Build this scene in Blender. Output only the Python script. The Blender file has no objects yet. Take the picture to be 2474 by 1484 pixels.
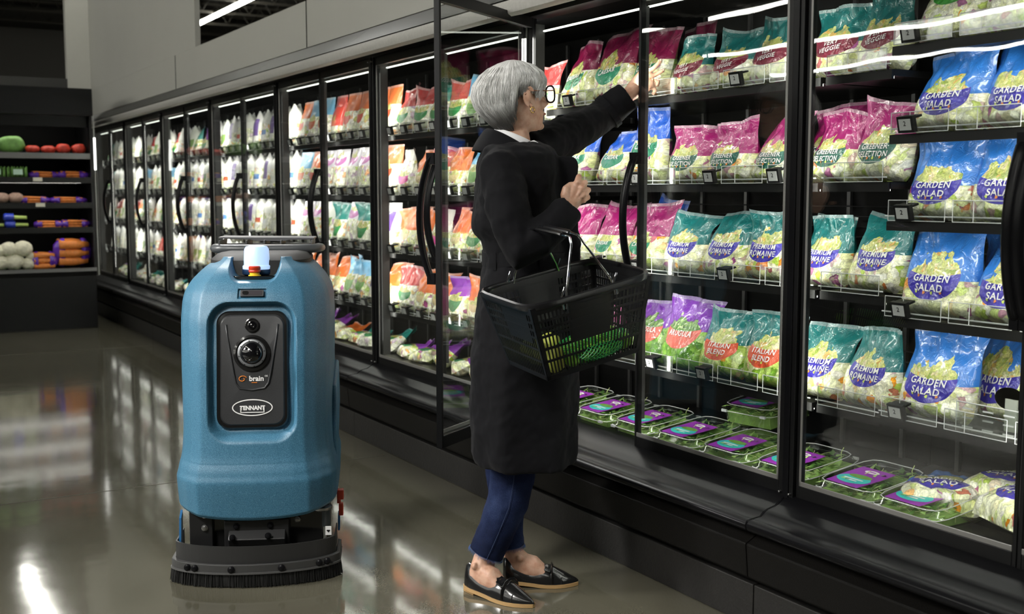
import bpy, math, random
from mathutils import Vector, Matrix, noise
C = bpy.context.scene.collection
PI = math.pi
rnd = random.Random(7)

# ---------------------------------------------------------------- camera
W_, H_, F_ = 2474, 1484, 2700.0
CAMZ = 1.28
TH = math.radians(30.584); PITCH = math.radians(5.816)
cam = bpy.data.cameras.new('camera'); camo = bpy.data.objects.new('camera', cam); C.objects.link(camo)
camo.location = (0, 0, CAMZ)
camo.rotation_euler = (PI/2-PITCH, 0, -TH)
cam.sensor_width = 36; cam.lens = 36*F_/W_; cam.clip_end = 200; cam.clip_start = .05
cam.dof.use_dof = True; cam.dof.focus_distance = 3.55; cam.dof.aperture_fstop = 4.5
bpy.context.scene.camera = camo
Fv = Vector((math.sin(TH)*math.cos(PITCH), math.cos(TH)*math.cos(PITCH), -math.sin(PITCH)))
Rv = Vector((math.cos(TH), -math.sin(TH), 0)); Uv = Rv.cross(Fv)
def ray(px, py): return Fv*F_+Rv*(px-W_/2)+Uv*(H_/2-py)
def hit(px, py, ax, v):                       # where the sight line of a pixel meets a world plane
    d = ray(px, py); o = Vector((0, 0, CAMZ)); return o+d*((v-o[ax])/d[ax])

# ---------------------------------------------------------------- world, exposure
sc = bpy.context.scene
sc.view_settings.view_transform = 'Standard'; sc.view_settings.look = 'None'
sc.view_settings.exposure = 0.0; sc.view_settings.gamma = 1; sc.view_settings.use_curve_mapping = False
w = bpy.data.worlds.new('world'); sc.world = w; w.use_nodes = True
w.node_tree.nodes['Background'].inputs[0].default_value = (.75, .85, 1, 1)
w.node_tree.nodes['Background'].inputs[1].default_value = .012
sc.cycles.max_bounces = 10; sc.cycles.transparent_max_bounces = 24
sc.cycles.glossy_bounces = 4; sc.cycles.diffuse_bounces = 3
sc.cycles.sample_clamp_indirect = 4
TUBE_E = 34.0; CASE_E = 26.0; FILL_W = 17.0
def area(name, loc, target, sx, sy, watt, col=(1, 1, 1), spread=PI):
    l = bpy.data.lights.new(name, 'AREA'); l.shape = 'RECTANGLE'; l.size = sx; l.size_y = sy; l.energy = watt; l.color = col; l.spread = spread
    o = bpy.data.objects.new(name, l); C.objects.link(o); o.location = loc
    o.rotation_euler = (Vector(target)-Vector(loc)).to_track_quat('-Z', 'Y').to_euler(); return o
area('fill_lamp', (-1.5, 1.7, 3.4), (1.3, 3.35, .5), .8, .8, FILL_W, (1, .97, .92), 1.15)  # added softbox-like key light from upper left, no store fixture
area('fill_lamp', (-2.0, 4.6, 2.9), (1.15, 3.7, .8), .5, .9, FILL_W*.5, (1, .98, .95), .7)  # added side light for the robot's edges, no store fixture
area('fill_lamp', (1.9, 7.6, 4.0), (1.25, 3.6, .8), .5, .5, FILL_W*.22, (1, .98, .95), .5)  # added back light on robot and woman, no store fixture

# ---------------------------------------------------------------- materials
class G:                                       # tiny node graph helper
    def __init__(s, m): s.t = m.node_tree; s.n = s.t.nodes; s.l = s.t.links
    def put(s, sock, v):
        if isinstance(v, bpy.types.NodeSocket): s.l.new(v, sock)
        elif v is not None:
            if hasattr(sock, 'default_value'):
                try: sock.default_value = v
                except Exception: sock.default_value = (*v, 1) if len(v) == 3 else v[:3]
    def node(s, typ, props={}, **ins):
        n = s.n.new(typ)
        for k, v in props.items(): setattr(n, k, v)
        for k, v in ins.items(): s.put(n.inputs[int(k[1:]) if k[0] == 'i' and k[1:].isdigit() else k.replace('_', ' ')], v)
        return n
    def m(s, op, a, b=None, c=None, clamp=False):
        n = s.node('ShaderNodeMath', dict(operation=op, use_clamp=clamp)); s.put(n.inputs[0], a)
        if b is not None: s.put(n.inputs[1], b)
        if c is not None: s.put(n.inputs[2], c)
        return n.outputs[0]
    def mix(s, f, a, b):
        n = s.node('ShaderNodeMix', dict(data_type='RGBA')); s.put(n.inputs[0], f); s.put(n.inputs[6], col4(a)); s.put(n.inputs[7], col4(b)); return n.outputs[2]
    def ramp(s, f, stops, const=False):
        n = s.node('ShaderNodeValToRGB'); r = n.color_ramp; r.interpolation = 'CONSTANT' if const else 'LINEAR'
        while len(r.elements) < len(stops): r.elements.new(.5)
        for e, (p, c) in zip(r.elements, stops): e.position = p; e.color = col4(c)
        s.put(n.inputs[0], f); return n.outputs[0]
def col4(c):
    if isinstance(c, bpy.types.NodeSocket): return c
    return (*c, 1) if len(c) == 3 else c
MATS = {}
def mat(name, col=(.5, .5, .5), rough=.5, metal=0, coat=0, spec=.5, bump=0, bscale=200, var=0, vscale=8, emit=None, es=0, trans=0, aniso=None):
    if name in MATS: return MATS[name]
    m = bpy.data.materials.new(name); m.use_nodes = True; MATS[name] = m
    g = G(m); b = g.n['Principled BSDF']
    b.inputs['Base Color'].default_value = col4(col); b.inputs['Roughness'].default_value = rough
    b.inputs['Metallic'].default_value = metal; b.inputs['Coat Weight'].default_value = coat
    b.inputs['Coat Roughness'].default_value = .12; b.inputs['Specular IOR Level'].default_value = spec
    if trans: b.inputs['Transmission Weight'].default_value = trans
    if emit: b.inputs['Emission Color'].default_value = col4(emit); b.inputs['Emission Strength'].default_value = es
    tc = g.node('ShaderNodeTexCoord')
    if var:
        nz = g.node('ShaderNodeTexNoise', Vector=tc.outputs['Object'], Scale=vscale, Detail=5.0)
        f = g.m('MULTIPLY_ADD', nz.outputs[0], var*2, 1-var)
        hs = g.node('ShaderNodeHueSaturation', Value=f, Color=col4(col)); g.put(b.inputs['Base Color'], hs.outputs[0])
    if bump:
        nz = g.node('ShaderNodeTexNoise', Vector=tc.outputs['Object'], Scale=bscale, Detail=3.0)
        bm = g.node('ShaderNodeBump', Strength=bump, Distance=.002, Height=nz.outputs[0]); g.put(b.inputs['Normal'], bm.outputs[0])
    return m
BLACK = mat('black_plastic', (.006, .006, .0065), .38, spec=.25)
BLACKM = mat('black_powder_coat', (.006, .0055, .005), .45, spec=.15, bump=.5, bscale=350, var=.2)
SATIN = mat('black_satin_metal', (.006, .006, .007), .28, .0, spec=.12)
RUB = mat('black_rubber', (.012, .012, .012), .6)
CHROME = mat('chrome', (.75, .76, .8), .12, 1)
STEEL = mat('steel', (.45, .45, .45), .3, 1)
GREYT = mat('grey_trim', (.23, .225, .215), .38, .3)
CASEIN = mat('case_interior', (.005, .005, .005), .6, spec=.15)
SHELFM = mat('shelf_black', (.007, .007, .007), .4, spec=.25)
LED = mat('led_white', (1, 1, .95), .4, emit=(1, 1, .90), es=CASE_E)
LEDT = mat('led_top', (1, 1, .95), .4, emit=(.95, 1, .88), es=3)
LEDC = mat('led_centre_fill', (1, 1, .95), .4, emit=(1, 1, .90), es=CASE_E*1.2)
LEDS = mat('led_shelf_fill', (1, 1, .95), .4, emit=(1, 1, .92), es=21)
TUBE = mat('tube_light', (1, 1, 1), .4, emit=(1, .99, .90), es=TUBE_E)
PAINT = mat('painted_grey', (.50, .495, .455), .75, var=.04, vscale=2)
CANOPY = mat('canopy_metal', (.48, .47, .44), .5, .2, bump=.6, bscale=260, var=.15, vscale=60)
WHITE = mat('white_print', (.85, .85, .84), .5)

def glass(name, base=.05, k=.9, tint=(.93, .95, .94), rough=0, power=5, wave=0):
    m = bpy.data.materials.new(name); m.use_nodes = True; MATS[name] = m; g = G(m); g.n.clear()
    lw = g.node('ShaderNodeLayerWeight', Blend=.5)
    f = g.m('MULTIPLY_ADD', g.m('POWER', lw.outputs['Facing'], power), k, base, clamp=True)
    tr = g.node('ShaderNodeBsdfTransparent', Color=col4(tint)); gl = g.node('ShaderNodeBsdfGlossy', Color=(1, 1, 1, 1), Roughness=rough)
    if wave:
        nz = g.node('ShaderNodeTexNoise', Vector=g.node('ShaderNodeTexCoord').outputs['Object'], Scale=2.3, Detail=1.0)
        bp = g.node('ShaderNodeBump', Strength=1.0, Distance=wave, Height=nz.outputs[0]); g.put(gl.inputs['Normal'], bp.outputs[0])
    mx = g.node('ShaderNodeMixShader', i0=f, i1=tr.outputs[0], i2=gl.outputs[0]); o = g.node('ShaderNodeOutputMaterial')
    g.l.new(mx.outputs[0], o.inputs[0]); return m
GLASS = glass('door_glass', .058, .6, (.97, .98, .975), wave=.0014)
CLEAR = glass('clear_plastic', .10, .8, (.9, .92, .9), .12, 2.5)
LENS = glass('spectacle_lens', .05, .8, (.95, .96, .93))

SALADS = {
 'mix': [(0, (.86, .88, .58)), (.22, (.97, .97, .85)), (.42, (.80, .84, .42)), (.52, (.96, .93, .74)), (.66, (.50, .66, .14)), (.74, (.92, .88, .62)), (.84, (.34, .08, .26)), (.89, (.85, .38, .08)), (.93, (.9, .88, .6)), (.96, (.9, .88, .8))],
 'green': [(0, (.25, .42, .07)), (.25, (.55, .68, .22)), (.45, (.16, .32, .05)), (.6, (.72, .78, .42)), (.78, (.33, .52, .10)), (.9, (.82, .82, .6)), (.97, (.7, .35, .1))],
 'leaf': [(0, (.08, .20, .03)), (.3, (.16, .34, .06)), (.55, (.30, .50, .12)), (.8, (.10, .24, .05)), (.93, (.5, .62, .3))],
 'pale': [(0, (.86, .87, .72)), (.35, (.95, .94, .86)), (.55, (.70, .76, .46)), (.7, (.9, .88, .78)), (.82, (.55, .40, .55)), (.88, (.45, .6, .2)), (.95, (.85, .5, .3))],
}
def bagmat(name, top, label, salad='mix', pic='green', split=.55, lab=(.47, .47, .36, .23), band=None, stripe=None):
    # printed film: coloured head, salad seen through the clear part, heap picture and label bowl
    m = bpy.data.materials.new(name); m.use_nodes = True; MATS[name] = m; g = G(m); b = g.n['Principled BSDF']
    uv = g.node('ShaderNodeUVMap').outputs[0]; sep = g.node('ShaderNodeSeparateXYZ', Vector=uv); u, v = sep.outputs[0], sep.outputs[1]
    oi = g.node('ShaderNodeObjectInfo').outputs['Random']
    off = g.node('ShaderNodeVectorMath', dict(operation='ADD')); g.put(off.inputs[0], uv)
    cmb = g.node('ShaderNodeCombineXYZ', X=g.m('MULTIPLY', oi, 37.0), Y=g.m('MULTIPLY', oi, 91.0)); g.put(off.inputs[1], cmb.outputs[0])
    P = off.outputs[0]
    wob = g.node('ShaderNodeTexNoise', Vector=P, Scale=5.0, Detail=3.0)
    dist = g.node('ShaderNodeVectorMath', dict(operation='MULTIPLY_ADD')); g.put(dist.inputs[0], wob.outputs['Color']); dist.inputs[1].default_value = (.22, .22, .22); g.put(dist.inputs[2], P)
    vo = g.node('ShaderNodeTexVoronoi', Vector=dist.outputs[0], Scale=11.0, Randomness=1.0)
    vs = g.node('ShaderNodeSeparateColor', Color=vo.outputs['Color'])
    sal = g.ramp(vs.outputs[0], SALADS[salad])
    fine = g.node('ShaderNodeTexNoise', Vector=dist.outputs[0], Scale=38.0, Detail=5.0, Roughness=.7)
    hs = g.node('ShaderNodeHueSaturation', Saturation=1.15, Value=g.m('MULTIPLY', g.m('MULTIPLY_ADD', fine.outputs[0], 2.8, -.25), g.m('MULTIPLY_ADD', vo.outputs['Distance'], -.75, 1.3)), Color=sal)  # darker towards cell edges: shade in the gaps between leaves, painted in
    sal = hs.outputs[0]
    vo2 = g.node('ShaderNodeTexVoronoi', Vector=dist.outputs[0], Scale=18.0)
    vs2 = g.node('ShaderNodeSeparateColor', Color=vo2.outputs['Color'])
    picc = g.ramp(vs2.outputs[1], [(0, (.55, .62, .10)), (.3, (.80, .78, .30)), (.5, (.32, .45, .06)), (.66, (.85, .80, .5)), (.8, (.8, .45, .08)), (.88, (.6, .66, .2))] if pic != 'leaf' else SALADS['leaf'])
    en = g.m('MULTIPLY_ADD', g.m('SUBTRACT', wob.outputs[0], .5), .5, v)       # noisy height
    topm = g.m('GREATER_THAN', g.m('ADD', v, g.m('MULTIPLY', g.m('SUBTRACT', wob.outputs[0], .5), .03)), split)
    c = g.mix(topm, sal, top)
    cu, cv, ru, rv = lab
    du = g.m('POWER', g.m('ABSOLUTE', g.m('DIVIDE', g.m('SUBTRACT', u, cu), ru)), 2.0)
    # heap picture: upper half ellipse with ragged edge
    dn = g.m('POWER', g.m('ABSOLUTE', g.m('DIVIDE', g.m('SUBTRACT', en, cv), rv*.95)), 2.0)
    heap = g.m('MULTIPLY', g.m('LESS_THAN', g.m('ADD', du, dn), .95), g.m('GREATER_THAN', v, cv))
    hs2 = g.node('ShaderNodeHueSaturation', Value=g.m('MULTIPLY_ADD', fine.outputs[0], 2.4, -.35), Color=picc)
    if pic: c = g.mix(heap, c, hs2.outputs[0])
    dv = g.m('POWER', g.m('ABSOLUTE', g.m('DIVIDE', g.m('SUBTRACT', v, cv), rv)), 2.0)
    arc = g.m('LESS_THAN', v, g.m('ADD', cv+.015, g.m('MULTIPLY', g.m('POWER', g.m('SUBTRACT', u, cu), 2.0), .35)))
    bowl = g.m('MULTIPLY', g.m('LESS_THAN', g.m('ADD', du, dv), 1.0), arc)
    c = g.mix(bowl, c, label)
    if band: # extra printed rectangle (u0,u1,v0,v1,colour)
        for (u0, u1, v0, v1, bc) in band:
            q = g.m('MULTIPLY', g.m('MULTIPLY', g.m('GREATER_THAN', u, u0), g.m('LESS_THAN', u, u1)), g.m('MULTIPLY', g.m('GREATER_THAN', v, v0), g.m('LESS_THAN', v, v1)))
            c = g.mix(q, c, bc)
    seal = g.m('GREATER_THAN', v, .955)
    c = g.mix(g.m('MULTIPLY', seal, g.m('MULTIPLY', fine.outputs[0], .75)), c, (.62, .64, .65))
    g.put(b.inputs['Base Color'], c)
    b.inputs['Roughness'].default_value = .36; b.inputs['Coat Weight'].default_value = 1.0; b.inputs['Coat Roughness'].default_value = .08
    # film creases
    cr = g.node('ShaderNodeTexNoise', Vector=P, Scale=6.5, Detail=4.0, Distortion=1.2)
    ri = g.m('ABSOLUTE', g.m('SUBTRACT', cr.outputs[0], .5))
    ri = g.m('MINIMUM', ri, .06)
    bm = g.node('ShaderNodeBump', Strength=.55, Distance=.02, Height=g.m('MULTIPLY_ADD', vo.outputs[0], g.m('MULTIPLY', g.m('SUBTRACT', 1.0, topm), .30), ri))
    g.put(b.inputs['Normal'], bm.outputs[0]); g.put(b.inputs['Coat Normal'], bm.outputs[0])
    return m

# ---------------------------------------------------------------- mesh helpers
class MB:
    def __init__(s): s.v = []; s.f = []; s.mi = []; s.uv = {}; s.cm = 0; s.uvs = None
    def add(s, vs, fs, M=None, mi=None, uvs=None):
        o = len(s.v)
        for p in vs:
            p = Vector(p); s.v.append(M @ p if M else p)
        if uvs is not None:
            if s.uvs is None: s.uvs = [(0, 0)]*o
            s.uvs += list(uvs)
        elif s.uvs is not None: s.uvs += [(0, 0)]*len(vs)
        for f in fs: s.f.append([i+o for i in f]); s.mi.append(s.cm if mi is None else mi)
        return s
    def box(s, c, d, M=None, mi=None, taper=1):
        x, y, z = [q/2 for q in d]; t = taper
        vs = [(-x, -y, -z), (x, -y, -z), (x, y, -z), (-x, y, -z), (-x*t, -y*t, z), (x*t, -y*t, z), (x*t, y*t, z), (-x*t, y*t, z)]
        vs = [Vector(p)+Vector(c) for p in vs]
        return s.add(vs, [(0, 3, 2, 1), (4, 5, 6, 7), (0, 1, 5, 4), (1, 2, 6, 5), (2, 3, 7, 6), (3, 0, 4, 7)], M, mi)
    def b2(s, x0, x1, y0, y1, z0, z1, M=None, mi=None): return s.box(((x0+x1)/2, (y0+y1)/2, (z0+z1)/2), (abs(x1-x0), abs(y1-y0), abs(z1-z0)), M, mi)
    def rings(s, rings, cap=True, M=None, mi=None, closed=True, uvs=None):
        n = len(rings[0]); vs = [p for r in rings for p in r]; fs = []
        for i in range(len(rings)-1):
            for j in range(n if closed else n-1):
                k = (j+1) % n; fs.append((i*n+j, i*n+k, (i+1)*n+k, (i+1)*n+j))
        if cap and closed: fs.append(tuple(range(n))[::-1]); fs.append(tuple((len(rings)-1)*n+j for j in range(n)))
        return s.add(vs, fs, M, mi, uvs)
    def tube(s, pts, r, seg=10, M=None, mi=None, flat=None, cap=True, up=None):
        pts = [Vector(p) for p in pts]; n = len(pts); rs = r if isinstance(r, (list, tuple)) else [r]*n
        T = [(pts[min(i+1, n-1)]-pts[max(i-1, 0)]).normalized() for i in range(n)]
        a = Vector(up) if up else (Vector((0, 0, 1)) if abs(T[0].z) < .9 else Vector((1, 0, 0)))
        N = (a-T[0]*a.dot(T[0])).normalized(); R = []
        for i in range(n):
            N = (N-T[i]*N.dot(T[i])).normalized(); B = T[i].cross(N)
            ra, rb = rs[i] if isinstance(rs[i], (tuple, list)) else (rs[i], rs[i]*(flat or 1))
            R.append([pts[i]+N*(math.cos(2*PI*k/seg)*ra)+B*(math.sin(2*PI*k/seg)*rb) for k in range(seg)])
        return s.rings(R, cap, M, mi)
    def lathe(s, prof, seg=24, M=None, mi=None, cap=True):
        return s.rings([[(r*math.cos(2*PI*k/seg), r*math.sin(2*PI*k/seg), z) for k in range(seg)] for r, z in prof], cap, M, mi)
    def prism(s, poly, d, axis='y', M=None, mi=None):   # poly (a,b) extruded from d0 to d1
        d0, d1 = d; f = {'y': lambda a, b, t: (a, t, b), 'x': lambda a, b, t: (t, a, b), 'z': lambda a, b, t: (a, b, t)}[axis]
        return s.rings([[f(a, b, d0) for a, b in poly], [f(a, b, d1) for a, b in poly]], True, M, mi)
    def grid(s, fn, nu, nv, M=None, mi=None, uv=False):
        vs = [fn(i/nu, j/nv) for j in range(nv+1) for i in range(nu+1)]
        fs = [(j*(nu+1)+i, j*(nu+1)+i+1, (j+1)*(nu+1)+i+1, (j+1)*(nu+1)+i) for j in range(nv) for i in range(nu)]
        return s.add(vs, fs, M, mi, [(i/nu, j/nv) for j in range(nv+1) for i in range(nu+1)] if uv else None)
    def ball(s, c, r, seg=14, M=None, mi=None):
        r = r if isinstance(r, (tuple, list)) else (r, r, r); n = seg//2
        return s.rings([[(c[0]+r[0]*math.sin(a)*math.cos(b), c[1]+r[1]*math.sin(a)*math.sin(b), c[2]-r[2]*math.cos(a)) for b in [2*PI*k/seg for k in range(seg)]] for a in [max(.03, min(PI-.03, PI*i/n)) for i in range(n+1)]], True, M, mi)
    def data(s, name, mats):
        me = bpy.data.meshes.new(name); me.from_pydata([tuple(p) for p in s.v], [], s.f)
        for m in (mats if isinstance(mats, (list, tuple)) else [mats]): me.materials.append(m)
        me.polygons.foreach_set('material_index', s.mi)
        if s.uvs is not None:
            l = me.uv_layers.new(name='UVMap')
            idx = [0]*len(me.loops); me.loops.foreach_get('vertex_index', idx)
            l.data.foreach_set('uv', [c for i in idx for c in s.uvs[i]])
        return me
    def obj(s, name, mats, parent=None, smooth=None, bevel=0, bseg=2, sub=0, fix=False):
        me = s.data(name, mats); return link(name, me, parent, smooth, bevel, bseg, sub, fix)
def link(name, me, parent=None, smooth=None, bevel=0, bseg=2, sub=0, fix=False):
    if fix:
        import bmesh
        bm = bmesh.new(); bm.from_mesh(me); bmesh.ops.recalc_face_normals(bm, faces=bm.faces); bm.to_mesh(me); bm.free()
    o = bpy.data.objects.new(name, me); C.objects.link(o); o.parent = parent
    if smooth is not None: me.shade_smooth(); 
    if smooth is not None and smooth > 0:
        me.set_sharp_from_angle(angle=math.radians(smooth))
    if bevel:
        b = o.modifiers.new('bevel', 'BEVEL'); b.width = bevel; b.segments = bseg; b.limit_method = 'ANGLE'; b.angle_limit = math.radians(40)
    if sub: q = o.modifiers.new('sub', 'SUBSURF'); q.levels = sub; q.render_levels = sub
    return o
def tag(o, label=None, cat=None, group=None, kind=None):
    for k, v in (('label', label), ('category', cat), ('group', group), ('kind', kind)):
        if v: o[k] = v
    return o
def thing(name, label, cat, loc=(0, 0, 0), rz=0, group=None):
    o = bpy.data.objects.new(name, None); C.objects.link(o); o.location = loc; o.rotation_euler = (0, 0, rz); o.empty_display_size = .1
    return tag(o, label, cat, group)
def dup(o, parent=None):
    c = o.copy(); C.objects.link(c); c.parent = parent
    for ch in KIDS(o): dup(ch, c)
    return c
def KIDS(o): return [q for q in list(C.objects) if q.parent == o]
def RZ(a): return Matrix.Rotation(a, 4, 'Z')
def RX(a): return Matrix.Rotation(a, 4, 'X')
def RY(a): return Matrix.Rotation(a, 4, 'Y')
def TR(x, y, z): return Matrix.Translation((x, y, z))
TXT = {}
def textverts(s, bold=.012, spacing=1.0):          # glyph outlines as a filled mesh, height about 1, centred
    if (s, bold) in TXT: return TXT[(s, bold)]
    cu = bpy.data.curves.new('t', 'FONT'); cu.body = s; cu.offset = bold; cu.resolution_u = 3; cu.align_x = 'CENTER'; cu.space_character = spacing
    o = bpy.data.objects.new('t', cu); C.objects.link(o); bpy.context.view_layer.update()
    me = bpy.data.meshes.new_from_object(o.evaluated_get(bpy.context.evaluated_depsgraph_get()))
    import bmesh
    bm = bmesh.new(); bm.from_mesh(me)
    for _ in range(4):                         # short edges, so that the print can follow a curved bag
        e = [q for q in bm.edges if q.calc_length() > .11]
        if e: bmesh.ops.subdivide_edges(bm, edges=e, cuts=1); bmesh.ops.triangulate(bm, faces=bm.faces)
    bm.to_mesh(me); bm.free()
    vs = [v.co.copy() for v in me.vertices]; fs = [list(p.vertices) for p in me.polygons]
    bpy.data.objects.remove(o); bpy.data.curves.remove(cu); bpy.data.meshes.remove(me)
    TXT[(s, bold)] = (vs, fs); return vs, fs
def sstep(x): x = max(0, min(1, x)); return x*x*(3-2*x)
def lerp_tab(t, x):
    if x <= t[0][0]: return t[0][1:]
    for a, b in zip(t, t[1:]):
        if x <= b[0]:
            f = (x-a[0])/(b[0]-a[0]); f = f*f*(3-2*f)*.5+f*.5
            return tuple(p+(q-p)*f for p, q in zip(a[1:], b[1:]))
    return t[-1][1:]
# ================================================================ SETTING
DX = 2.39                                   # plane of the glass doors
fm = bpy.data.materials.new('polished_concrete'); fm.use_nodes = True; g = G(fm); b = g.n['Principled BSDF']
tc = g.node('ShaderNodeTexCoord').outputs['Object']
n1 = g.node('ShaderNodeTexNoise', Vector=tc, Scale=.9, Detail=6.0, Roughness=.65)
n2 = g.node('ShaderNodeTexNoise', Vector=tc, Scale=220.0, Detail=2.0)
cc = g.ramp(n1.outputs[0], [(.25, (.070, .066, .046)), (.5, (.105, .099, .072)), (.75, (.14, .133, .10))])
hs = g.node('ShaderNodeHueSaturation', Value=g.m('MULTIPLY_ADD', n2.outputs[0], .5, .75), Color=cc)
g.put(b.inputs['Base Color'], hs.outputs[0])
g.put(b.inputs['Roughness'], g.m('MULTIPLY_ADD', n1.outputs[0], .08, .05))
b.inputs['Specular IOR Level'].default_value = .75; b.inputs['Coat Weight'].default_value = .35; b.inputs['Coat Roughness'].default_value = .08
n3 = g.node('ShaderNodeTexNoise', Vector=tc, Scale=4.0, Detail=2.0)
bm_ = g.node('ShaderNodeBump', Strength=.10, Distance=.01, Height=n3.outputs[0]); g.put(b.inputs['Normal'], bm_.outputs[0])
tag(MB().b2(-28, 9, -6, 28, -.1, 0).obj('floor', fm), kind='structure')
jm = mat('floor_joint', (.06, .058, .045), .6)
k = 0
jb = MB(); jb.b2(-28, 2.2, 4.95, 4.956, 0, .0008); jb.b2(-28, 2.2, 9.6, 9.606, 0, .0008); jb.b2(.1, .106, -6, 11.1, 0, .0008)
tag(jb.obj('trim_1', jm), kind='structure')
DARK = mat('dark_ceiling', (.018, .016, .013), .8)
JOI = mat('ceiling_joist', (.05, .045, .035), .7)
tag(MB().b2(-28, 9, -6, 28, 5.5, 5.6).obj('ceiling', DARK), kind='structure')
for i in range(14):                          # bar joists under the roof deck
    y = 6+i*1.6; j = MB(); j.b2(-12, 9, y-.03, y+.03, 5.42, 5.48); j.b2(-12, 9, y-.03, y+.03, 5.0, 5.05)
    for q in range(42):
        x = -12+q*.5; j.tube([(x, y, 5.04), (x+.25, y, 5.43), (x+.5, y, 5.04)], .012, 4)
    tag(j.obj('ceiling_joist', JOI), 'dark steel bar joist spanning under the black roof deck', 'joist', 'roof joists')
tag(MB().b2(-28, 9, 27.9, 28, 0, 5.5).obj('wall_back', mat('dark_wall', (.05, .048, .042), .8)), kind='structure')
tag(MB().b2(8.9, 9, -6, 28, 0, 5.5).obj('wall_right', MATS['dark_wall']), kind='structure')
tag(MB().b2(-28, -27.9, -6, 28, 0, 5.5).obj('wall_left', MATS['dark_wall']), kind='structure')
tag(MB().b2(-28, 9, -6, -5.9, 0, 5.5).obj('wall_front', MATS['dark_wall']), kind='structure')
# white bulkhead above the cooler corner
bk = MB(); bk.b2(2.36, 2.40, 8.78, 13.2, 2.401, 5.5); bk.b2(2.12, 2.36, 13.1, 13.2, 2.38, 5.5)
tag(bk.obj('wall_bulkhead', PAINT), kind='structure')
tag(MB().b2(-3, 2.12, 13.1, 13.2, 0, 2.52).obj('trim_3', mat('dark_fascia', (.03, .03, .028), .6)), kind='structure')
# long grey fascia over the canopy
fa = MB(); fa.b2(2.36, 2.40, -2, 13.2, 2.13, 2.40)
for y in (3.0, 6.35, 9.4): fa.b2(2.356, 2.362, y, y+.006, 2.13, 2.40, mi=1)
tag(fa.obj('trim_2', [PAINT, DARK]), kind='structure')

# linear lamps hung under the roof
TUB = [(6.8, 9, 25.2), (2.2, 13.6, 20.8), (2.2, 6.2, 13.2), (-2.2, -4, 7.5), (-6.7, -4, 8), (-6.7, 9, 21), (-11.2, -4, 8), (-11.2, 8.6, 21), (-15.7, -2, 10), (-15.7, 10.8, 24), (-20.2, 0, 12), (-20.2, 13, 26)]
wh = ['crossing above the grey fascia', 'over the far produce case', 'over the middle of the cooler row', 'over the camera aisle', 'over the second aisle', 'at the far end of the second aisle', 'over the third aisle', 'at the far end of the third aisle', 'over the fourth aisle', 'at the far end of the fourth aisle', 'over the fifth aisle', 'at the far end of the fifth aisle']
for (x, y0, y1), s in zip(TUB, wh):
    t = thing('pendant_light', 'long white linear light '+s, 'light', (x, y0, 5.0), 0, 'linear ceiling lights')
    MB().b2(-.045, .045, 0, y1-y0, -.05, -.0).obj('diffuser', TUBE, t)
    MB().b2(-.05, .05, 0, y1-y0, .001, .05).obj('housing', mat('lamp_housing', (.6, .6, .58), .5), t)
    n = 3
    for i in range(n+1):
        yy = .2+(y1-y0-.4)*i/n; MB().tube([(0, yy, .05), (0, yy, .5)], .004, 5).obj('hanger', STEEL, t)

# ================================================================ COOLER CASES
P0, PW = .87, 1.52                          # first mullion, pitch
GB, GT = .42, 1.935                         # visible glass bottom and top
tagm = mat('price_tag_screen', (.42, .43, .42), .4); ACR = CLEAR
edge = mat('edge_highlight', (.62, .64, .64), .25)  # light grey rods stand in for white highlights on clear plastic edges
DEEP = .62
def make_door(parent, w, hinge_left, name='door', strip=False):
    # local: x thickness, y along the door from hinge, z up ; sign s gives direction
    d = bpy.data.objects.new(name, None)
    me = MB(); f = .012; s = -1 if hinge_left else 1
    h0, h1 = GB-.045, GT+.04
    def Y(a): return s*a
    me.b2(-.015, .008, Y(0), Y(f), h0, h1); me.b2(-.015, .008, Y(w-f), Y(w), h0, h1)
    me.b2(-.015, .008, Y(f), Y(w-f), h0, h0+.045); me.b2(-.015, .008, Y(f), Y(w-f), h1-.04, h1)
    gm = MB(); gm.b2(-.021, -.0205, Y(f), Y(f+.008), h0+.045, h1-.04)
    for a, b_, c, e in ((f, w-f, h0+.045, h0+.060),): me.b2(-.016, -.0125, Y(a), Y(b_), c, e, mi=1)
    me.b2(-.016, -.0125, Y(f), Y(f+.008), h0+.045, h1-.04, mi=1)
    o = me.obj(name, [BLACK, GREYT], parent, bevel=.002)
    pane = MB().b2(-.012, -.006, Y(f*.8), Y(w-f*.8), h0+.04, h1-.035).obj('glass_pane', GLASS, o)
    if strip:
        MB().b2(.010, .020, Y(w-.005), Y(w+.005), .5, 1.9).obj('led_strip', LEDC, o)  # centre strip added to even out the light on the products
        sg = -1 if not hinge_left else 1
        MB().b2(.009, .023, Y(w)-.0085, Y(w)-.0065, .48, 1.92).obj('led_shield', mat('led_shield_grey'), o)
    # arched pull handle
    ya = Y(w-.012); pts = []
    for i in range(21):
        t = i/20; z = .97+.44*t; bulge = math.sin(PI*t)**.7
        pts.append((-.03-.055*bulge, ya-s*.03*bulge*0, z))
    hd = MB().tube(pts, [(.017, .011) if 0 < i < 20 else (.012, .008) for i in range(21)], 10, up=(0, 1, 0))
    hd.b2(-.05, -.018, ya-.012, ya+.012, .96, 1.0); hd.b2(-.05, -.018, ya-.012, ya+.012, 1.38, 1.42)
    hd.obj('handle', SATIN, o, smooth=40)
    return o
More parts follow.
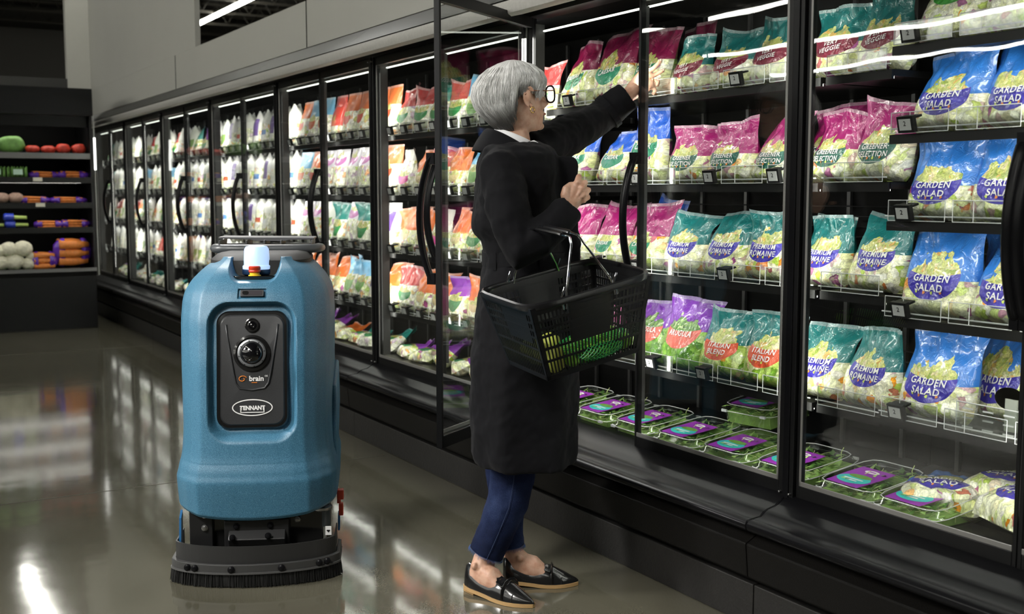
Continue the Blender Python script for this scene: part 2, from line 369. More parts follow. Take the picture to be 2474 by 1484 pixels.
def shelf(parent, z, y0, y1, tags, dx=0, tray=.2, num=None, name='shelf'):
    s = MB(); s.b2(2.475+dx, 3.0, y0, y1, z-.03, z-.012); s.b2(2.468+dx, 2.478+dx, y0, y1, z-.038, z-.013)
    s.tube([(2.462+dx, y0, z+.002), (2.462+dx, y1, z+.002)], .0022, 5, mi=1)
    o = s.obj(name, [SHELFM, edge], parent)
    if not num or True: MB().b2(2.482+dx, 2.490+dx, y0+.01, y1-.01, z-.036, z-.031).obj('shelf_fill_light', LEDS, o)  # glowing strip added behind the lip to brighten the bags below
    lip = MB(); n = max(1, int(round((y1-y0)/tray)))
    for i in range(n):
        a = y0+(y1-y0)*i/n+.012; b_ = y0+(y1-y0)*(i+1)/n-.012
        lip.b2(2.460+dx, 2.462+dx, a, b_, z-.01, z+.045)
        for (p, q) in (((a, z-.01), (a, z+.045)), ((a, z+.045), (b_, z+.045)), ((b_, z+.045), (b_, z-.01)), ((a, z-.01), (b_, z-.01)), (((a+b_)/2+.03, z-.01), ((a+b_)/2+.03, z+.045))):
            lip.tube([(2.459+dx, p[0], p[1]), (2.459+dx, q[0], q[1])], .0012, 4, mi=1)
    lip.obj('tray_lip', [CLEAR, edge], o)
    for y in tags:
        t = MB(); M = TR(2.447+dx, y, z+.012) @ RY(-.25)
        t.box((0, 0, 0), (.014, .052, .044), M); t.box((-.008, 0, 0), (.001, .038, .030), M, mi=1)
        t.box((.018, 0, .016), (.03, .05, .006), M)
        if num:
            vs, fs = textverts('2'); t.add([M @ Vector((-.0092, -p.x*.018, p.y*.018-.003)) for p in vs], fs, mi=2)
        t.obj('price_tag', [BLACK, tagm, BLACK], o)
    return o
CASES = []
pos = ['nearest the camera, right of the woman', 'behind the reaching woman with one door open', 'between the woman and the blue floor scrubber', 'just right of the blue floor scrubber', 'behind the handle of the blue floor scrubber', 'third from the far corner', 'second from the far corner', 'last one beside the far produce case']
zr = random.Random(11)
ZL = [1.59, 1.28, .98, .67]
for i in range(8):
    y0 = P0+i*PW; y1 = y0+PW
    t = thing('display_cooler', 'black two-door glass display cooler, '+pos[i], 'display cooler', (0, 0, 0), 0, 'glass door coolers along the wall')
    CASES.append(t)
    kk = MB(); kk.prism([(2.24, 0), (2.24, .13), (2.6, .13), (2.6, 0)], (y0+.002, y1-.002)); kk.obj('kick_plate', mat('kick_metal', (.014, .013, .012), .55, .1, bump=.8, bscale=90, var=.35, vscale=30), t, bevel=.003)
    MB().prism([(2.255, .135), (2.215, .16), (2.205, .26), (2.255, .285), (2.6, .285), (2.6, .135)], (y0+.0015, y1-.0015)).obj('base_panel', BLACKM, t, bevel=.004)
    bp = [(2.30, .285), (2.225, .290), (2.205, .302), (2.202, .318), (2.212, .328), (2.228, .331), (2.262, .334), (2.275, .345), (2.290, .352), (2.320, .358), (2.365, .384), (2.6, .384), (2.6, .285)]
    MB().prism(bp, (y0+.001, y1-.001)).obj('bumper', SATIN, t, smooth=50, bevel=.004)
    # door sill + header + canopy
    sl = MB(); sl.b2(DX-.025, DX+.05, y0+.001, y1-.001, .375, GB-.0455+.0); sl.obj('door_sill', BLACK, t); MB().b2(DX-.025, DX+.06, y0+.001, y1-.001, GT+.041, 2.02).obj('door_header', BLACK, t)
    cp = [(2.30, 1.975), (2.225, 1.955), (2.20, 1.962), (2.195, 1.985), (2.205, 2.012), (2.36, 2.135), (2.62, 2.135), (2.62, 1.985)]
    MB().prism(cp[:5]+[(2.30, 2.02)], (y0+.001, y1-.001)).obj('canopy_lip', CANOPY, t, smooth=50)
    MB().prism([(2.215, 2.021), (2.358, 2.125), (2.62, 2.125), (2.62, 2.021)], (y0+.001, y1-.001)).obj('canopy', BLACK, t)
    ml = MB(); ml.b2(DX-.03, DX+.02, y0-.028, y0+.028, .376, GT+.04); ml.b2(DX-.034, DX-.03, y0-.012, y0+.012, .376, GT+.04, mi=1)
    for z in (.392, GT+.02): ml.tube([(DX-.04, y0-.02, z), (DX-.03, y0-.02, z)], .004, 8, mi=2); ml.tube([(DX-.04, y0+.02, z), (DX-.03, y0+.02, z)], .004, 8, mi=2)
    ml.obj('mullion', [BLACK, SATIN, STEEL], t, bevel=.002)
    bx = MB(); bx.b2(3.001, 3.05, y0+.001, y1-.001, .2, 2.1)
    bx.b2(2.46, 3.05, y0+.001, y1-.001, 2.0, 2.02); bx.b2(DX+.05, 3.05, y0+.001, y1-.001, .25, .30)
    bx.obj('cabinet_liner', CASEIN, t)
    rk = MB()
    for q in range(6): rk.b2(2.985, 2.998, y0+.1+q*.26, y0+.115+q*.26, .35, 1.98)
    for q in range(10):
        rk.tube([(2.98, y0+.02, .62+q*.035+(.3 if q > 4 else 0)), (2.98, y1-.02, .62+q*.035+(.3 if q > 4 else 0))], .0025, 4)
    rk.obj('wire_rack', mat('dark_wire', (.10, .10, .10), .35, .5), t)
    for sgn in ((1, -1) if i != 0 else (1,)):
        yy = (y0+.040) if sgn > 0 else (y1-.040)
        MB().b2(DX+.022, DX+.038, yy-.009, yy+.009, .5, 1.9).obj('led_strip', LED, t)
        MB().b2(DX+.0, DX+.042, yy-sgn*0-.0125, yy-.0105, .43, 1.95).obj('led_shield', mat('led_shield_grey', (.05, .05, .05), .5), t)
    tp = MB(); tp.b2(DX+.030, DX+.040, y0+.06, y1-.06, 1.921, 1.926); tp.obj('top_led_strip', LEDT, t)
    # doors
    dw = PW/2-.032
    dr = make_door(t, dw, False, strip=True); dr.location = (DX-.005, y0+.031, 0)      # near half, hinged near
    dl = make_door(t, dw, True); dl.location = (DX-.005, y1-.031, 0)       # far half, hinged far
    dr.rotation_euler = (0, 0, math.radians(zr.uniform(-.25, .25))); dl.rotation_euler = (0, 0, math.radians(zr.uniform(-.25, .25)))
    if i == 1: dl.rotation_euler = (0, 0, -math.radians(58))
    # shelves
    ym = y0+.01, y1-.01
    if i >= 2:
        for z in ZL: shelf(t, z, ym[0], ym[1], [ym[0]+.1+q*.165 for q in range(9)] if i < 5 else [ym[0]+.1+q*.2 for q in range(7)], tray=.165, dx=-.022)
        dk = MB(); dk.b2(2.455, 3.0, ym[0], ym[1], .30, .345); dk.b2(2.44, 2.455, ym[0], ym[1], .30, .375); dk.obj('bottom_deck', SHELFM, t)
    elif i == 1:
        for z, tg in zip((1.63, 1.322, 1.005, .664), ((2.78, 3.75, 3.3), (3.3, 2.9, 2.6), (3.55, 3.3, 2.82), (3.2, 2.92))):
            shelf(t, z, ym[0], ym[1], [y-.04 for y in tg], tray=.22, num=1)
        dk = MB(); dk.prism([(2.44, .30), (2.44, .36), (2.455, .36), (2.455, .335), (3.0, .40), (3.0, .3)], ym); dk.obj('bottom_deck', SHELFM, t)
    else:
        for z in (1.63, 1.322, 1.005, .664): shelf(t, z, 2.14, ym[1], [], tray=.22)
        for z in (1.688, 1.451, 1.216, .954, .674): shelf(t, z, ym[0], 2.13, [2.055] if z != 1.2 else [], dx=-.012, tray=.21, num=1)
        dk = MB(); dk.prism([(2.44, .30), (2.44, .36), (2.455, .36), (2.455, .335), (3.0, .40), (3.0, .3)], ym); dk.obj('bottom_deck', SHELFM, t)

# ================================================================ SALAD BAGS
BM = {}
def bk_(name, *a, **k): BM[name] = bagmat(name, *a, **k)
BLUE = (.03, .20, .66); IND = (.045, .03, .42); MAG = (.36, .012, .15); TEAL = (.008, .17, .17); MAR = (.20, .008, .035); MARB = (.22, .006, .06)
GRN = (.015, .27, .14); DGR = (.012, .12, .085)
L1 = (.47, .44, .36, .24)
bk_('garden', BLUE, IND, 'mix', lab=L1, split=.42)
bk_('greener', MAG, DGR, 'mix', lab=(.45, .44, .34, .22), split=.46)
bk_('romaine', TEAL, IND, 'mix', lab=(.5, .50, .34, .22), split=.50)
bk_('veggie', TEAL, MAR, 'mix', lab=(.47, .48, .42, .20), split=.46)
bk_('caesar_maroon', MARB, GRN, 'mix', lab=(.47, .47, .32, .20), split=.55)
bk_('caesar_blue', (.02, .13, .70), GRN, 'mix', lab=(.5, .50, .34, .20), split=.58)
bk_('italian', TEAL, (.72, .09, .03), 'green', lab=(.5, .48, .36, .22), split=.50)
bk_('arugula', (.20, .03, .42), (.78, .16, .12), 'leaf', pic='leaf', lab=(.5, .52, .38, .22), split=.55)
bk_('field', (.16, .03, .30), (.06, .42, .05), 'mix', lab=(.5, .70, .40, .26), split=.80)
bk_('premium', MAG, GRN, 'mix', lab=(.45, .38, .26, .15), split=.50)
bk_('gen_red', (.55, .03, .03), (.02, .25, .06), 'pale', lab=(.5, .42, .34, .16), split=.6)
bk_('gen_redblue', (.55, .03, .03), (.06, .04, .45), 'pale', lab=(.5, .38, .3, .18), split=.52)
bk_('gen_orange', (.75, .16, .02), (.75, .6, .3), 'mix', lab=(.5, .40, .24, .12), split=.5)
bk_('gen_lightblue', (.22, .55, .85), (.2, .45, .1), 'pale', lab=(.5, .45, .3, .22), split=.62)
bk_('gen_pink', (.70, .68, .62), (.75, .05, .35), 'pale', lab=(.5, .40, .32, .16), split=.75)
bk_('gen_purple', (.28, .05, .45), (.06, .3, .12), 'mix', lab=(.5, .42, .3, .2), split=.55)
bk_('gen_teal', (.02, .25, .22), (.02, .25, .06), 'pale', lab=(.5, .42, .3, .2), split=.6)
bk_('white_red', (.86, .86, .82), (.9, .9, .86), 'pale', pic=None, split=.7, band=[(.2, .8, .40, .52, (.7, .10, .04))])
bk_('white_blue', (.86, .86, .82), (.9, .9, .86), 'pale', pic=None, split=.7, band=[(.2, .8, .42, .55, (.10, .25, .62))])
bk_('white_purple', (.86, .85, .84), (.9, .9, .86), 'pale', pic=None, split=.6, band=[(.28, .78, .42, .82, (.16, .08, .35))])
bk_('white_green', (.80, .82, .74), (.22, .38, .10), 'pale', pic=None, split=.6, lab=(.5, .6, .3, .3))
bk_('white_plain', (.88, .88, .82), (.80, .82, .74), 'pale', pic=None, split=.65)
bk_('pouch_orange', (.80, .17, .03), (.65, .06, .02), 'pale', split=.62, lab=(.5, .5, .26, .16))
bk_('pouch_blue', (.18, .50, .78), (.65, .12, .02), 'pale', split=.62, lab=(.5, .5, .26, .16))
bk_('pouch_red', (.72, .05, .03), (.8, .2, .1), 'pale', split=.35, lab=(.5, .45, .2, .1))
bk_('pouch_purple', (.78, .72, .80), (.5, .1, .4), 'pale', split=.62, lab=(.5, .78, .4, .14))
TXS = {'garden': ['GARDEN', 'SALAD'], 'greener': ['GREENER', 'SELECTION'], 'romaine': ['PREMIUM', 'ROMAINE'], 'veggie': ['VERY', 'VEGGIE'], 'caesar_maroon': ['CAESAR'], 'caesar_blue': ['CAESAR'],
       'italian': ['ITALIAN', 'BLEND'], 'arugula': ['ARUGULA'], 'field': ['FIELD', 'GREENS'], 'premium': ['CAESAR']}
LAB = {'garden': L1, 'greener': (.45, .44, .34, .22), 'romaine': (.5, .5, .34, .22), 'veggie': (.47, .48, .42, .2), 'caesar_maroon': (.47, .47, .32, .2), 'caesar_blue': (.5, .5, .34, .2),
       'italian': (.5, .48, .36, .22), 'arugula': (.5, .52, .38, .22), 'field': (.5, .7, .4, .26), 'premium': (.45, .38, .26, .15)}
def bagfn(seed, w, h, d, kind='bag', lean=.22):
    r = random.Random(seed); ph = [r.uniform(0, 99) for _ in range(4)]
    earL, earR, dip = r.uniform(-.02, .022), r.uniform(-.02, .028), r.uniform(-.012, .015); skew = r.uniform(-.04, .04); bend = r.uniform(-.05, .12); tw = r.uniform(-.03, .03)
    sq = r.uniform(.05, .13)
    if kind == 'pouch': earL = earR = dip = 0; sq = .03; skew *= .3; bend = 0; tw *= .3
    if kind == 'dome': earL = earR = -.0; dip = -.03; sq = .05; skew = bend = tw = 0
    def fn(u, v, side):
        s = 2*u-1
        wid = w/2*(1-sq*sstep((v-.25)/.6)+(.10*sstep((v-.72)/.28) if kind == 'bag' else 0))*(1-.12*max(0, 1-v/.12)**2)
        if kind == 'dome': wid = w/2*math.sqrt(max(.22, 1-max(0, (v-.80)/.21)**2))
        x = wid*s+skew*h*v*v*4*.5
        z = h*v+((earL if s < 0 else earR)*abs(s)**1.5-dip*(1-s*s))*sstep((v-.55)/.45)
        prof = sstep(v/.16)**.5*(1-sstep((v-.30)/.66)*.97) if kind == 'bag' else sstep(v/.1)**.5*(1-.6*sstep((v-.7)/.3)) if kind == 'dome' else sstep(v/.10)**.5*(1-.85*sstep((v-.45)/.55))
        th = d/2*prof*(max(0, 1-s*s)**.42)
        if kind == 'bag':
            lump = noise.noise(Vector((u*5+ph[0], v*6, ph[1]+side)))*.012+abs(noise.noise(Vector((u*9+ph[2], v*4+s*2, ph[3]))))*.010*(.4+v)
        else: lump = noise.noise(Vector((u*4+ph[0], v*4, ph[1]+side)))*.004
        lump *= 1-.9*math.exp(-((u-.48)**2/.09+(v-.44)**2/.03))
        y = -side*(th+lump*(1-abs(s)**6)*min(1, 4*v+.1))
        y += lean*h*v+bend*max(0, v-.6)**2*2+tw*s*v*v+(.012*math.sin(s*5+ph[3])*sstep((v-.7)/.3) if kind == 'bag' else 0)
        return Vector((x, y-.0, max(z, .001)))
    return fn
MESHC = {}
def bagmesh(kind, var, w, h, shape='bag', d=.10, lean=.2, nu=0, nv=0):
    key = (kind, var, w, h, shape, lean)
    if key in MESHC: return MESHC[key]
    nu, nv = (44, 52) if kind in TXS else (18, 24)
    fn = bagfn(hash_(key), w, h, d, shape, lean); m = MB()
    m.grid(lambda u, v: fn(u, v, 1), nu, nv, uv=True)
    m.grid(lambda u, v: fn(1-u, v, -1), nu, nv, uv=True)
    n = (nu+1)*(nv+1)
    fr = len(m.f)
    for i in range(nu):                       # floor of the bag
        a, b_ = i, i+1; c, e = n+nu-i, n+nu-i-1; m.f.append([b_, a, c, e]); m.mi.append(0)
    me = m.data(kind+'_bag', BM[kind]); me.shade_smooth()
    tx = None
    if kind in TXS and shape == 'bag':
        cu, cv, ru, rv = LAB[kind]; t = MB(); L = TXS[kind]
        off = {'garden': 0, 'arugula': .01}.get(kind, 0)
        for k, s in enumerate(L):
            vs, fs = textverts(s, .018, 1.12); wd = max(abs(p.x) for p in vs)*2
            hh = rv*h*.36 if len(L) > 1 else rv*h*.42
            sx = min(hh*1.15, ru*w*(1.22 if k == 0 else 1.34)/wd)
            v0 = cv+.005-hh/h*(k*1.16+.60)
            rot = .10 if kind in ('veggie', 'caesar_maroon') else 0
            pts = []
            for p in vs:
                a, b_ = p.x*sx/w, (p.y*hh*1.2)/h-.0
                u = cu+a/(1-.12); v = v0+b_+rot*(u-cu)+.0
                q = fn(u, v, 1); e = .004; n_ = (fn(u+e, v, 1)-fn(u-e, v, 1)).cross(fn(u, v+e, 1)-fn(u, v-e, 1)).normalized()
                pts.append(q+n_*.0032)
            t.add(pts, fs)
        if kind in ('garden', 'romaine', 'greener', 'italian'):     # small ingredient pictures under the name
            for j in range(4):
                u = cu-.17+j*.11; v = cv-rv*.72+(.012 if j in (1, 2) else .02)
                q = [fn(u+.022*math.cos(a)*(1 if (j+k2) % 2 else .55), v+.02*math.sin(a), 1)-Vector((0, .0025, 0)) for k2, a in enumerate([PI/3*x for x in range(6)])]
                t.add(q, [tuple(range(6))], mi=1+(j % 2))
        tx = t.data('lettering', [WHITE, mat('print_leaf', (.55, .68, .12), .5), mat('print_orange', (.75, .25, .06), .5)])
    MESHC[key] = (me, tx); return me, tx
def hash_(k): return sum((i+1)*ord(c) for i, c in enumerate(str(k))) % 100003
BAGDESC = {'garden': 'blue salad bag reading GARDEN SALAD', 'greener': 'magenta salad bag reading GREENER SELECTION', 'romaine': 'teal salad bag reading PREMIUM ROMAINE', 'veggie': 'teal salad bag reading VERY VEGGIE',
  'caesar_maroon': 'maroon salad bag reading CAESAR', 'caesar_blue': 'bright blue salad bag reading CAESAR', 'italian': 'teal salad bag reading ITALIAN BLEND', 'arugula': 'purple salad bag reading ARUGULA',
  'field': 'salad bag with green FIELD GREENS label', 'premium': 'magenta salad bag with small green CAESAR label',
  'gen_red': 'red bag with green label', 'gen_redblue': 'red bag with indigo label', 'gen_orange': 'orange bag', 'gen_lightblue': 'light blue bag', 'gen_pink': 'white bag with pink label', 'gen_purple': 'purple bag', 'gen_teal': 'dark teal bag',
  'white_red': 'white pack with red band', 'white_blue': 'white pack with blue band', 'white_purple': 'white pack with purple panel', 'white_green': 'white pack with green label', 'white_plain': 'plain white pack',
  'pouch_orange': 'orange pouch', 'pouch_blue': 'blue pouch', 'pouch_red': 'red pouch', 'pouch_purple': 'pale purple pouch'}
def place_bag(kind, x, y, z, w, h, label, group, var=0, shape='bag', lean=.2, rz=0, rx=0, d=.11):
    me, tx = bagmesh(kind, var, w, h, shape, d, lean)
    nm = 'salad_bag' if shape == 'bag' else ('food_pouch' if shape == 'pouch' else 'food_pack')
    o = bpy.data.objects.new(nm, me); C.objects.link(o); o.location = (x, y, z); o.rotation_euler = (rx, 0, -PI/2+rz)
    tag(o, label, 'salad bag' if shape == 'bag' else 'food pack', group)
    if tx: t = bpy.data.objects.new('lettering', tx); C.objects.link(t); t.parent = o
    return o
ORD = ['', 'first', 'second', 'third', 'fourth', 'fifth', 'sixth', 'seventh', 'eighth', 'ninth', 'tenth', 'eleventh', 'twelfth']
XF = 2.545
SH = ['top', 'second', 'third', 'fourth']
# cooler behind the woman and the near cooler, left bay : (kind, y, w, h)
R1 = [('caesar_maroon', 3.80, .22, .27), ('caesar_maroon', 3.545, .22, .27), ('caesar_maroon', 3.33, .21, .26), ('veggie', 3.09, .205, .215), ('veggie', 2.868, .205, .205), ('veggie', 2.665, .215, .225), ('veggie', 2.44, .2, .23), ('veggie', 2.235, .185, .235)]
R2 = [('caesar_blue', 3.80, .2, .23), ('caesar_blue', 3.54, .205, .215), ('caesar_blue', 3.325, .205, .285), ('greener', 3.075, .21, .21), ('greener', 2.865, .22, .215), ('greener', 2.655, .215, .21), ('greener', 2.44, .2, .215), ('greener', 2.235, .19, .235)]
R3 = [('premium', 3.80, .22, .24), ('premium', 3.56, .21, .25), ('premium', 3.335, .215, .255), ('romaine', 3.105, .215, .215), ('romaine', 2.885, .22, .23), ('romaine', 2.672, .22, .235), ('romaine', 2.45, .2, .215), ('romaine', 2.24, .2, .225)]
R4 = [('gen_red', 3.80, .2, .21), ('premium', 3.58, .2, .23), ('arugula', 3.32, .2, .24), ('arugula', 3.105, .215, .255), ('italian', 2.90, .215, .235), ('italian', 2.68, .22, .245), ('romaine', 2.45, .2, .235), ('romaine', 2.245, .215, .24)]
for r, (zz, row) in enumerate(zip((1.63, 1.322, 1.005, .664), (R1, R2, R3, R4))):
    cnt = 0
    for j, (kd, y, ww, hh) in enumerate(row):
        near = y < 2.45
        if near: lb = '%s, %s shelf behind the nearest door, %s' % (BAGDESC[kd], SH[r], 'beside the mullion' if y > 2.3 else 'beside the blue bags')
        else: lb = '%s, %s shelf, %s from left behind the woman' % (BAGDESC[kd], SH[r], ORD[j+1])
        dx = {('r', 0): 0}.get(0, 0)
        place_bag(kd, XF+rnd.uniform(0, .012)+(.03 if near and y > 2.3 else 0), y, zz-.011, ww, hh, lb, 'salad bags in the two nearest coolers', j % 4, rz=rnd.uniform(-.06, .06), lean=rnd.choice((.15, .22, .28)))
# bags standing behind the front rank
for (kd, x, y, z, ww, hh, wh_) in [('greener', 2.66, 2.53, 1.31, .2, .245, 'second shelf, behind the rightmost of the greener bags'), ('romaine', 2.66, 2.54, .994, .2, .21, 'third shelf, behind the bag next to the mullion'), ('caesar_maroon', 2.67, 3.24, 1.62, .2, .28, 'top shelf, behind the front bags near the hand'),
        ('caesar_blue', 2.68, 3.42, .994, .22, .27, 'third shelf, behind the magenta bags'), ('garden', 2.66, 1.87, .943, .21, .26, 'fourth shelf, behind the near garden bags'), ('garden', 2.66, 1.9, .663, .21, .27, 'bottom wire shelf, behind the front garden bag'), ('italian', 2.66, 2.56, .653, .2, .2, 'fourth shelf, behind the bag next to the mullion')]:
    place_bag(kd, x, y, z, ww, hh, BAGDESC[kd]+', '+wh_, 'salad bags standing in the second rank', 5)
for r, (zz, row) in enumerate(zip((1.688, 1.451, 1.216, .954, .674), ([('field', 2.0, .225, .22), ('field', 1.79, .22, .22)], [('garden', 2.0, .235, .23), ('garden', 1.79, .22, .225)], [('garden', 2.015, .215, .225), ('garden', 1.80, .235, .235)], [('garden', 2.01, .235, .25), ('garden', 1.79, .22, .23)], [('garden', 2.01, .235, .245)]))):
    for j, (kd, y, ww, hh) in enumerate(row):
        place_bag(kd, XF-.012, y, zz-.011, ww, hh, '%s, %s shelf of the right bay, %s' % (BAGDESC[kd], ['top', 'second', 'third', 'fourth', 'bottom wire'][r], 'left column' if j == 0 else 'right column'), 'salad bags in the two nearest coolers', 6+j+2*(r % 2), rz=rnd.uniform(-.08, .08), lean=rnd.choice((.15, .25)))
# two garden bags lying on the deck
for j, (x, y, z, rx, rz) in enumerate([(2.53, 1.99, .405, -1.15, .5), (2.52, 1.80, .425, -.95, -.35), (2.64, 1.90, .44, -1.2, .1)]):
    place_bag('garden', x, y, z, .23, .28, 'blue garden salad bag lying on the bottom deck, %s' % ['leftmost of three', 'nearest the door edge', 'at the back of the three'][j], 'salad bags lying on the deck', 10+j, rx=rx, rz=rz)
# farther coolers
gk = {2: [['gen_red', 'gen_red', 'gen_teal', 'gen_lightblue', 'gen_red', 'gen_pink'], ['gen_red', 'gen_orange', 'gen_red', 'gen_pink', 'gen_orange', 'gen_lightblue'], ['gen_purple', 'gen_orange', 'gen_lightblue', 'gen_red', 'gen_pink', 'gen_orange'], ['gen_redblue', 'gen_purple', 'gen_lightblue', 'gen_red', 'gen_orange']],
      3: [['pouch_orange', 'pouch_orange', 'pouch_red', 'pouch_orange', 'pouch_blue'], ['pouch_red', 'pouch_purple', 'pouch_orange', 'pouch_purple', 'pouch_blue', 'pouch_orange'], ['white_green', 'gen_teal', 'white_plain', 'white_purple', 'pouch_purple'], ['gen_orange', 'white_plain', 'gen_lightblue', 'gen_orange', 'white_purple']],
      4: [['white_purple', 'white_plain', 'white_blue', 'white_red', 'white_purple'], ['white_plain', 'white_purple', 'white_blue', 'white_plain'], ['white_purple', 'white_plain', 'white_plain', 'white_red'], ['white_plain', 'white_green', 'white_purple']],
      5: [['white_plain', 'white_green', 'gen_purple', 'white_purple', 'gen_teal'], ['white_plain', 'white_green', 'white_red', 'white_blue'], ['white_plain', 'gen_red', 'white_plain', 'white_blue'], ['white_green', 'white_plain', 'gen_pink']],
      6: [['gen_teal', 'white_green', 'gen_red', 'white_plain'], ['gen_lightblue', 'white_plain', 'white_green', 'white_red'], ['gen_orange', 'white_plain', 'gen_teal', 'white_plain'], ['pouch_red', 'white_blue', 'white_plain', 'white_green']],
      7: [['gen_teal', 'white_red', 'white_plain', 'white_green'], ['white_plain', 'gen_teal', 'white_blue', 'white_plain'], ['pouch_orange', 'gen_red', 'white_plain', 'white_green'], ['white_plain', 'white_blue', 'white_green']]}
cn = {2: 'cooler left of the woman', 3: 'cooler right of the scrubber', 4: 'cooler behind scrubber handle', 5: 'third cooler from corner', 6: 'second cooler from corner', 7: 'corner cooler'}
for i in range(2, 8):
    y0 = P0+i*PW; n = {2: 8, 3: 8, 4: 8, 5: 8, 6: 7, 7: 7}[i]; rr = random.Random(i)
    for r in range(4):
        ks = gk[i][r]
        for j in range(n):
            yy = y0+PW-.10-(PW-.2)*j/(n-1); kd = ks[(j*3+r) % len(ks)] if i > 3 else ks[(n-1-j) % len(ks)] if False else ks[rr.randrange(len(ks))]
            shp = 'bag' if kd.startswith('gen') else ('pouch' if (kd.startswith('pouch') or i == 3) else 'dome')
            hh = {2: (.24, .235, .24, .235), 3: (.275, .27, .26, .25), 4: (.25, .265, .265, .23), 5: (.235, .265, .265, .24), 6: (.24, .25, .25, .24), 7: (.24, .25, .25, .24)}[i][r]
            place_bag(kd, XF-.036+rr.uniform(0, .02), yy, ZL[r]-.011, .185 if i != 4 else .175, hh, '%s, %s shelf, %s from left, %s' % (BAGDESC[kd], SH[r], ORD[j+1], cn[i]), 'bags and packs in the farther coolers', j % 2, shp, lean=.12, rz=rr.uniform(-.08, .08), d=.09)
    for j in range(7 if i < 5 else 5):        # loose packs on the bottom deck
        yy = y0+PW-.12-(PW-.24)*j/(6 if i < 5 else 4); kd = rr.choice(['gen_purple', 'gen_purple', 'gen_purple', 'gen_teal', 'gen_orange'] if i < 4 else ['gen_purple', 'gen_teal', 'white_plain'])
        place_bag(kd, 2.52+rr.uniform(0, .05), yy, .395, .16, .19, '%s lying on the bottom deck, %s from left, %s' % (BAGDESC[kd], ORD[j+1], cn[i]), 'bags lying on the bottom decks', j % 2, rx=-rr.uniform(.5, 1.1), rz=rr.uniform(-.6, .6), d=.09)
# ================================================================ CLAMSHELLS ON THE DECK
LEAFM = mat('leaf_green', (.42, .66, .18), .5, var=.5, vscale=30); STEMM = mat('stem_green', (.55, .68, .25), .5); LEAFD = mat('leaf_dark', (.14, .32, .06), .5, var=.4, vscale=30)
PUR = mat('sleeve_purple', (.30, .04, .42), .35); TQ = mat('sleeve_turquoise', (.05, .55, .52), .35)
def clam_meshes():
    w, d, h = .235, .27, .075
    def rr(z, s): 
        out = []
        for k in range(32):
            a = 2*PI*k/32; cx, cy = math.cos(a), math.sin(a); q = (abs(cx)**6+abs(cy)**6)**(-1/6)
            out.append((cx*q*w/2*s, cy*q*d/2*s, z))
        return out
    c = MB(); c.rings([rr(0, .86), rr(.004, .9), rr(.05, .97), rr(.052, 1.02), rr(.056, 1.02), rr(.058, .96), rr(h, .90), rr(h+.002, .84)], True)
    e = MB()
    for z, s in ((.054, 1.025), (h+.001, .90)):
        R = rr(z, s); e.tube(R+[R[0]], .0013, 4)
    for sx in (-1, 1):
        for sy in (-1, 1): e.box((sx*w*.36, sy*d*.505, .054), (.022, .008, .008))
    lf = MB(); r = random.Random(3)
    for k in range(230):
        x, y, z = r.uniform(-.09, .09), r.uniform(-.105, .105), r.uniform(.03, .071)
        M = TR(x, y, z) @ RZ(r.uniform(0, 6.3)) @ RX(r.uniform(-.6, .6)); L = r.uniform(.02, .04); ww = r.uniform(.005, .011)
        lf.add([(0, 0, 0), (ww, L*.4, .002), (0, L, .0), (-ww, L*.4, .002), (0, L*.5, .004)], [(0, 1, 4), (1, 2, 4), (2, 3, 4), (3, 0, 4)], M, mi=r.choice((0, 0, 2)))
        if k % 3 == 0: lf.tube([M @ Vector((0, 0, 0)), M @ Vector((.004, -L*.6, .001)), M @ Vector((.0, -L*1.2, .0))], .0013, 4, mi=1)
    lf.b2(-.095, .095, -.11, .11, .006, .045, mi=0)
    lb = MB(); z = h+.0035
    lb.add([(-.075, -.115, z), (.045, -.115, z), (.055, -.02, z), (.055, .04, z), (-.07, .04, z), (-.075, -.02, z)], [tuple(range(6))])
    lb.add([(-.015+.058*math.cos(2*PI*k/28), -.062+.034*math.sin(2*PI*k/28), z+.0004) for k in range(28)], [tuple(range(28))], mi=1)
    lb.add([(-.01+.042*math.cos(2*PI*k/28), -.036+.014*math.sin(2*PI*k/28), z+.0006) for k in range(28)], [tuple(range(28))], mi=3)
    lb.add([(-.01+.026*math.cos(2*PI*k/20), .012+.012*math.sin(2*PI*k/20), z+.0006) for k in range(20)], [tuple(range(20))], mi=2)
    for (yy, s) in ((-.062, .05), (-.074, .03)): lb.b2(-.015-s*.7, -.015+s*.7, yy-.003, yy+.003, z+.0008, z+.0009, mi=2)
    lb.b2(-.024, .004, .009, .015, z+.001, z+.0012, mi=0)
    return c.data('shell', CLEAR), e.data('rim', mat('edge_highlight')), lf.data('salad_leaves', [LEAFM, STEMM, LEAFD]), lb.data('printed_sleeve', [PUR, TQ, WHITE, LEAFD])
CM = clam_meshes()
for m_ in CM[:1]: m_.shade_smooth()
cl = [(2.60, 3.80, 0, 'farthest left, under the open door'), (2.60, 3.545, 0, 'second from left beside the coat'), (2.60, 3.29, 0, 'third from left beside the coat'), (2.60, 3.035, 0, 'just right of the middle door frame'), (2.60, 2.785, 0, 'second right of the middle door frame'), (2.60, 2.525, 0, 'against the right mullion'),
      (2.60, 2.25, 0, 'leftmost behind the nearest door'), (2.60, 2.01+.02, 0, 'second behind the nearest door')]
for (x, y, zz, s) in cl:
    t = thing('salad_clamshell', 'clear clamshell of leafy greens with purple label, '+s, 'salad container', (x-.02, y, .372), -PI/2, 'clamshells of greens on the bottom deck')
    t.rotation_euler = (.13, 0, -PI/2)
    for me, n in zip(CM, ('shell', 'rim', 'salad_leaves', 'printed_sleeve')):
        o = bpy.data.objects.new(n, me); C.objects.link(o); o.parent = t
t = thing('salad_clamshell', 'clear clamshell of greens stacked behind the front row', 'salad container', (2.80, 2.93, .47), -PI/2+.2, 'clamshells of greens on the bottom deck')
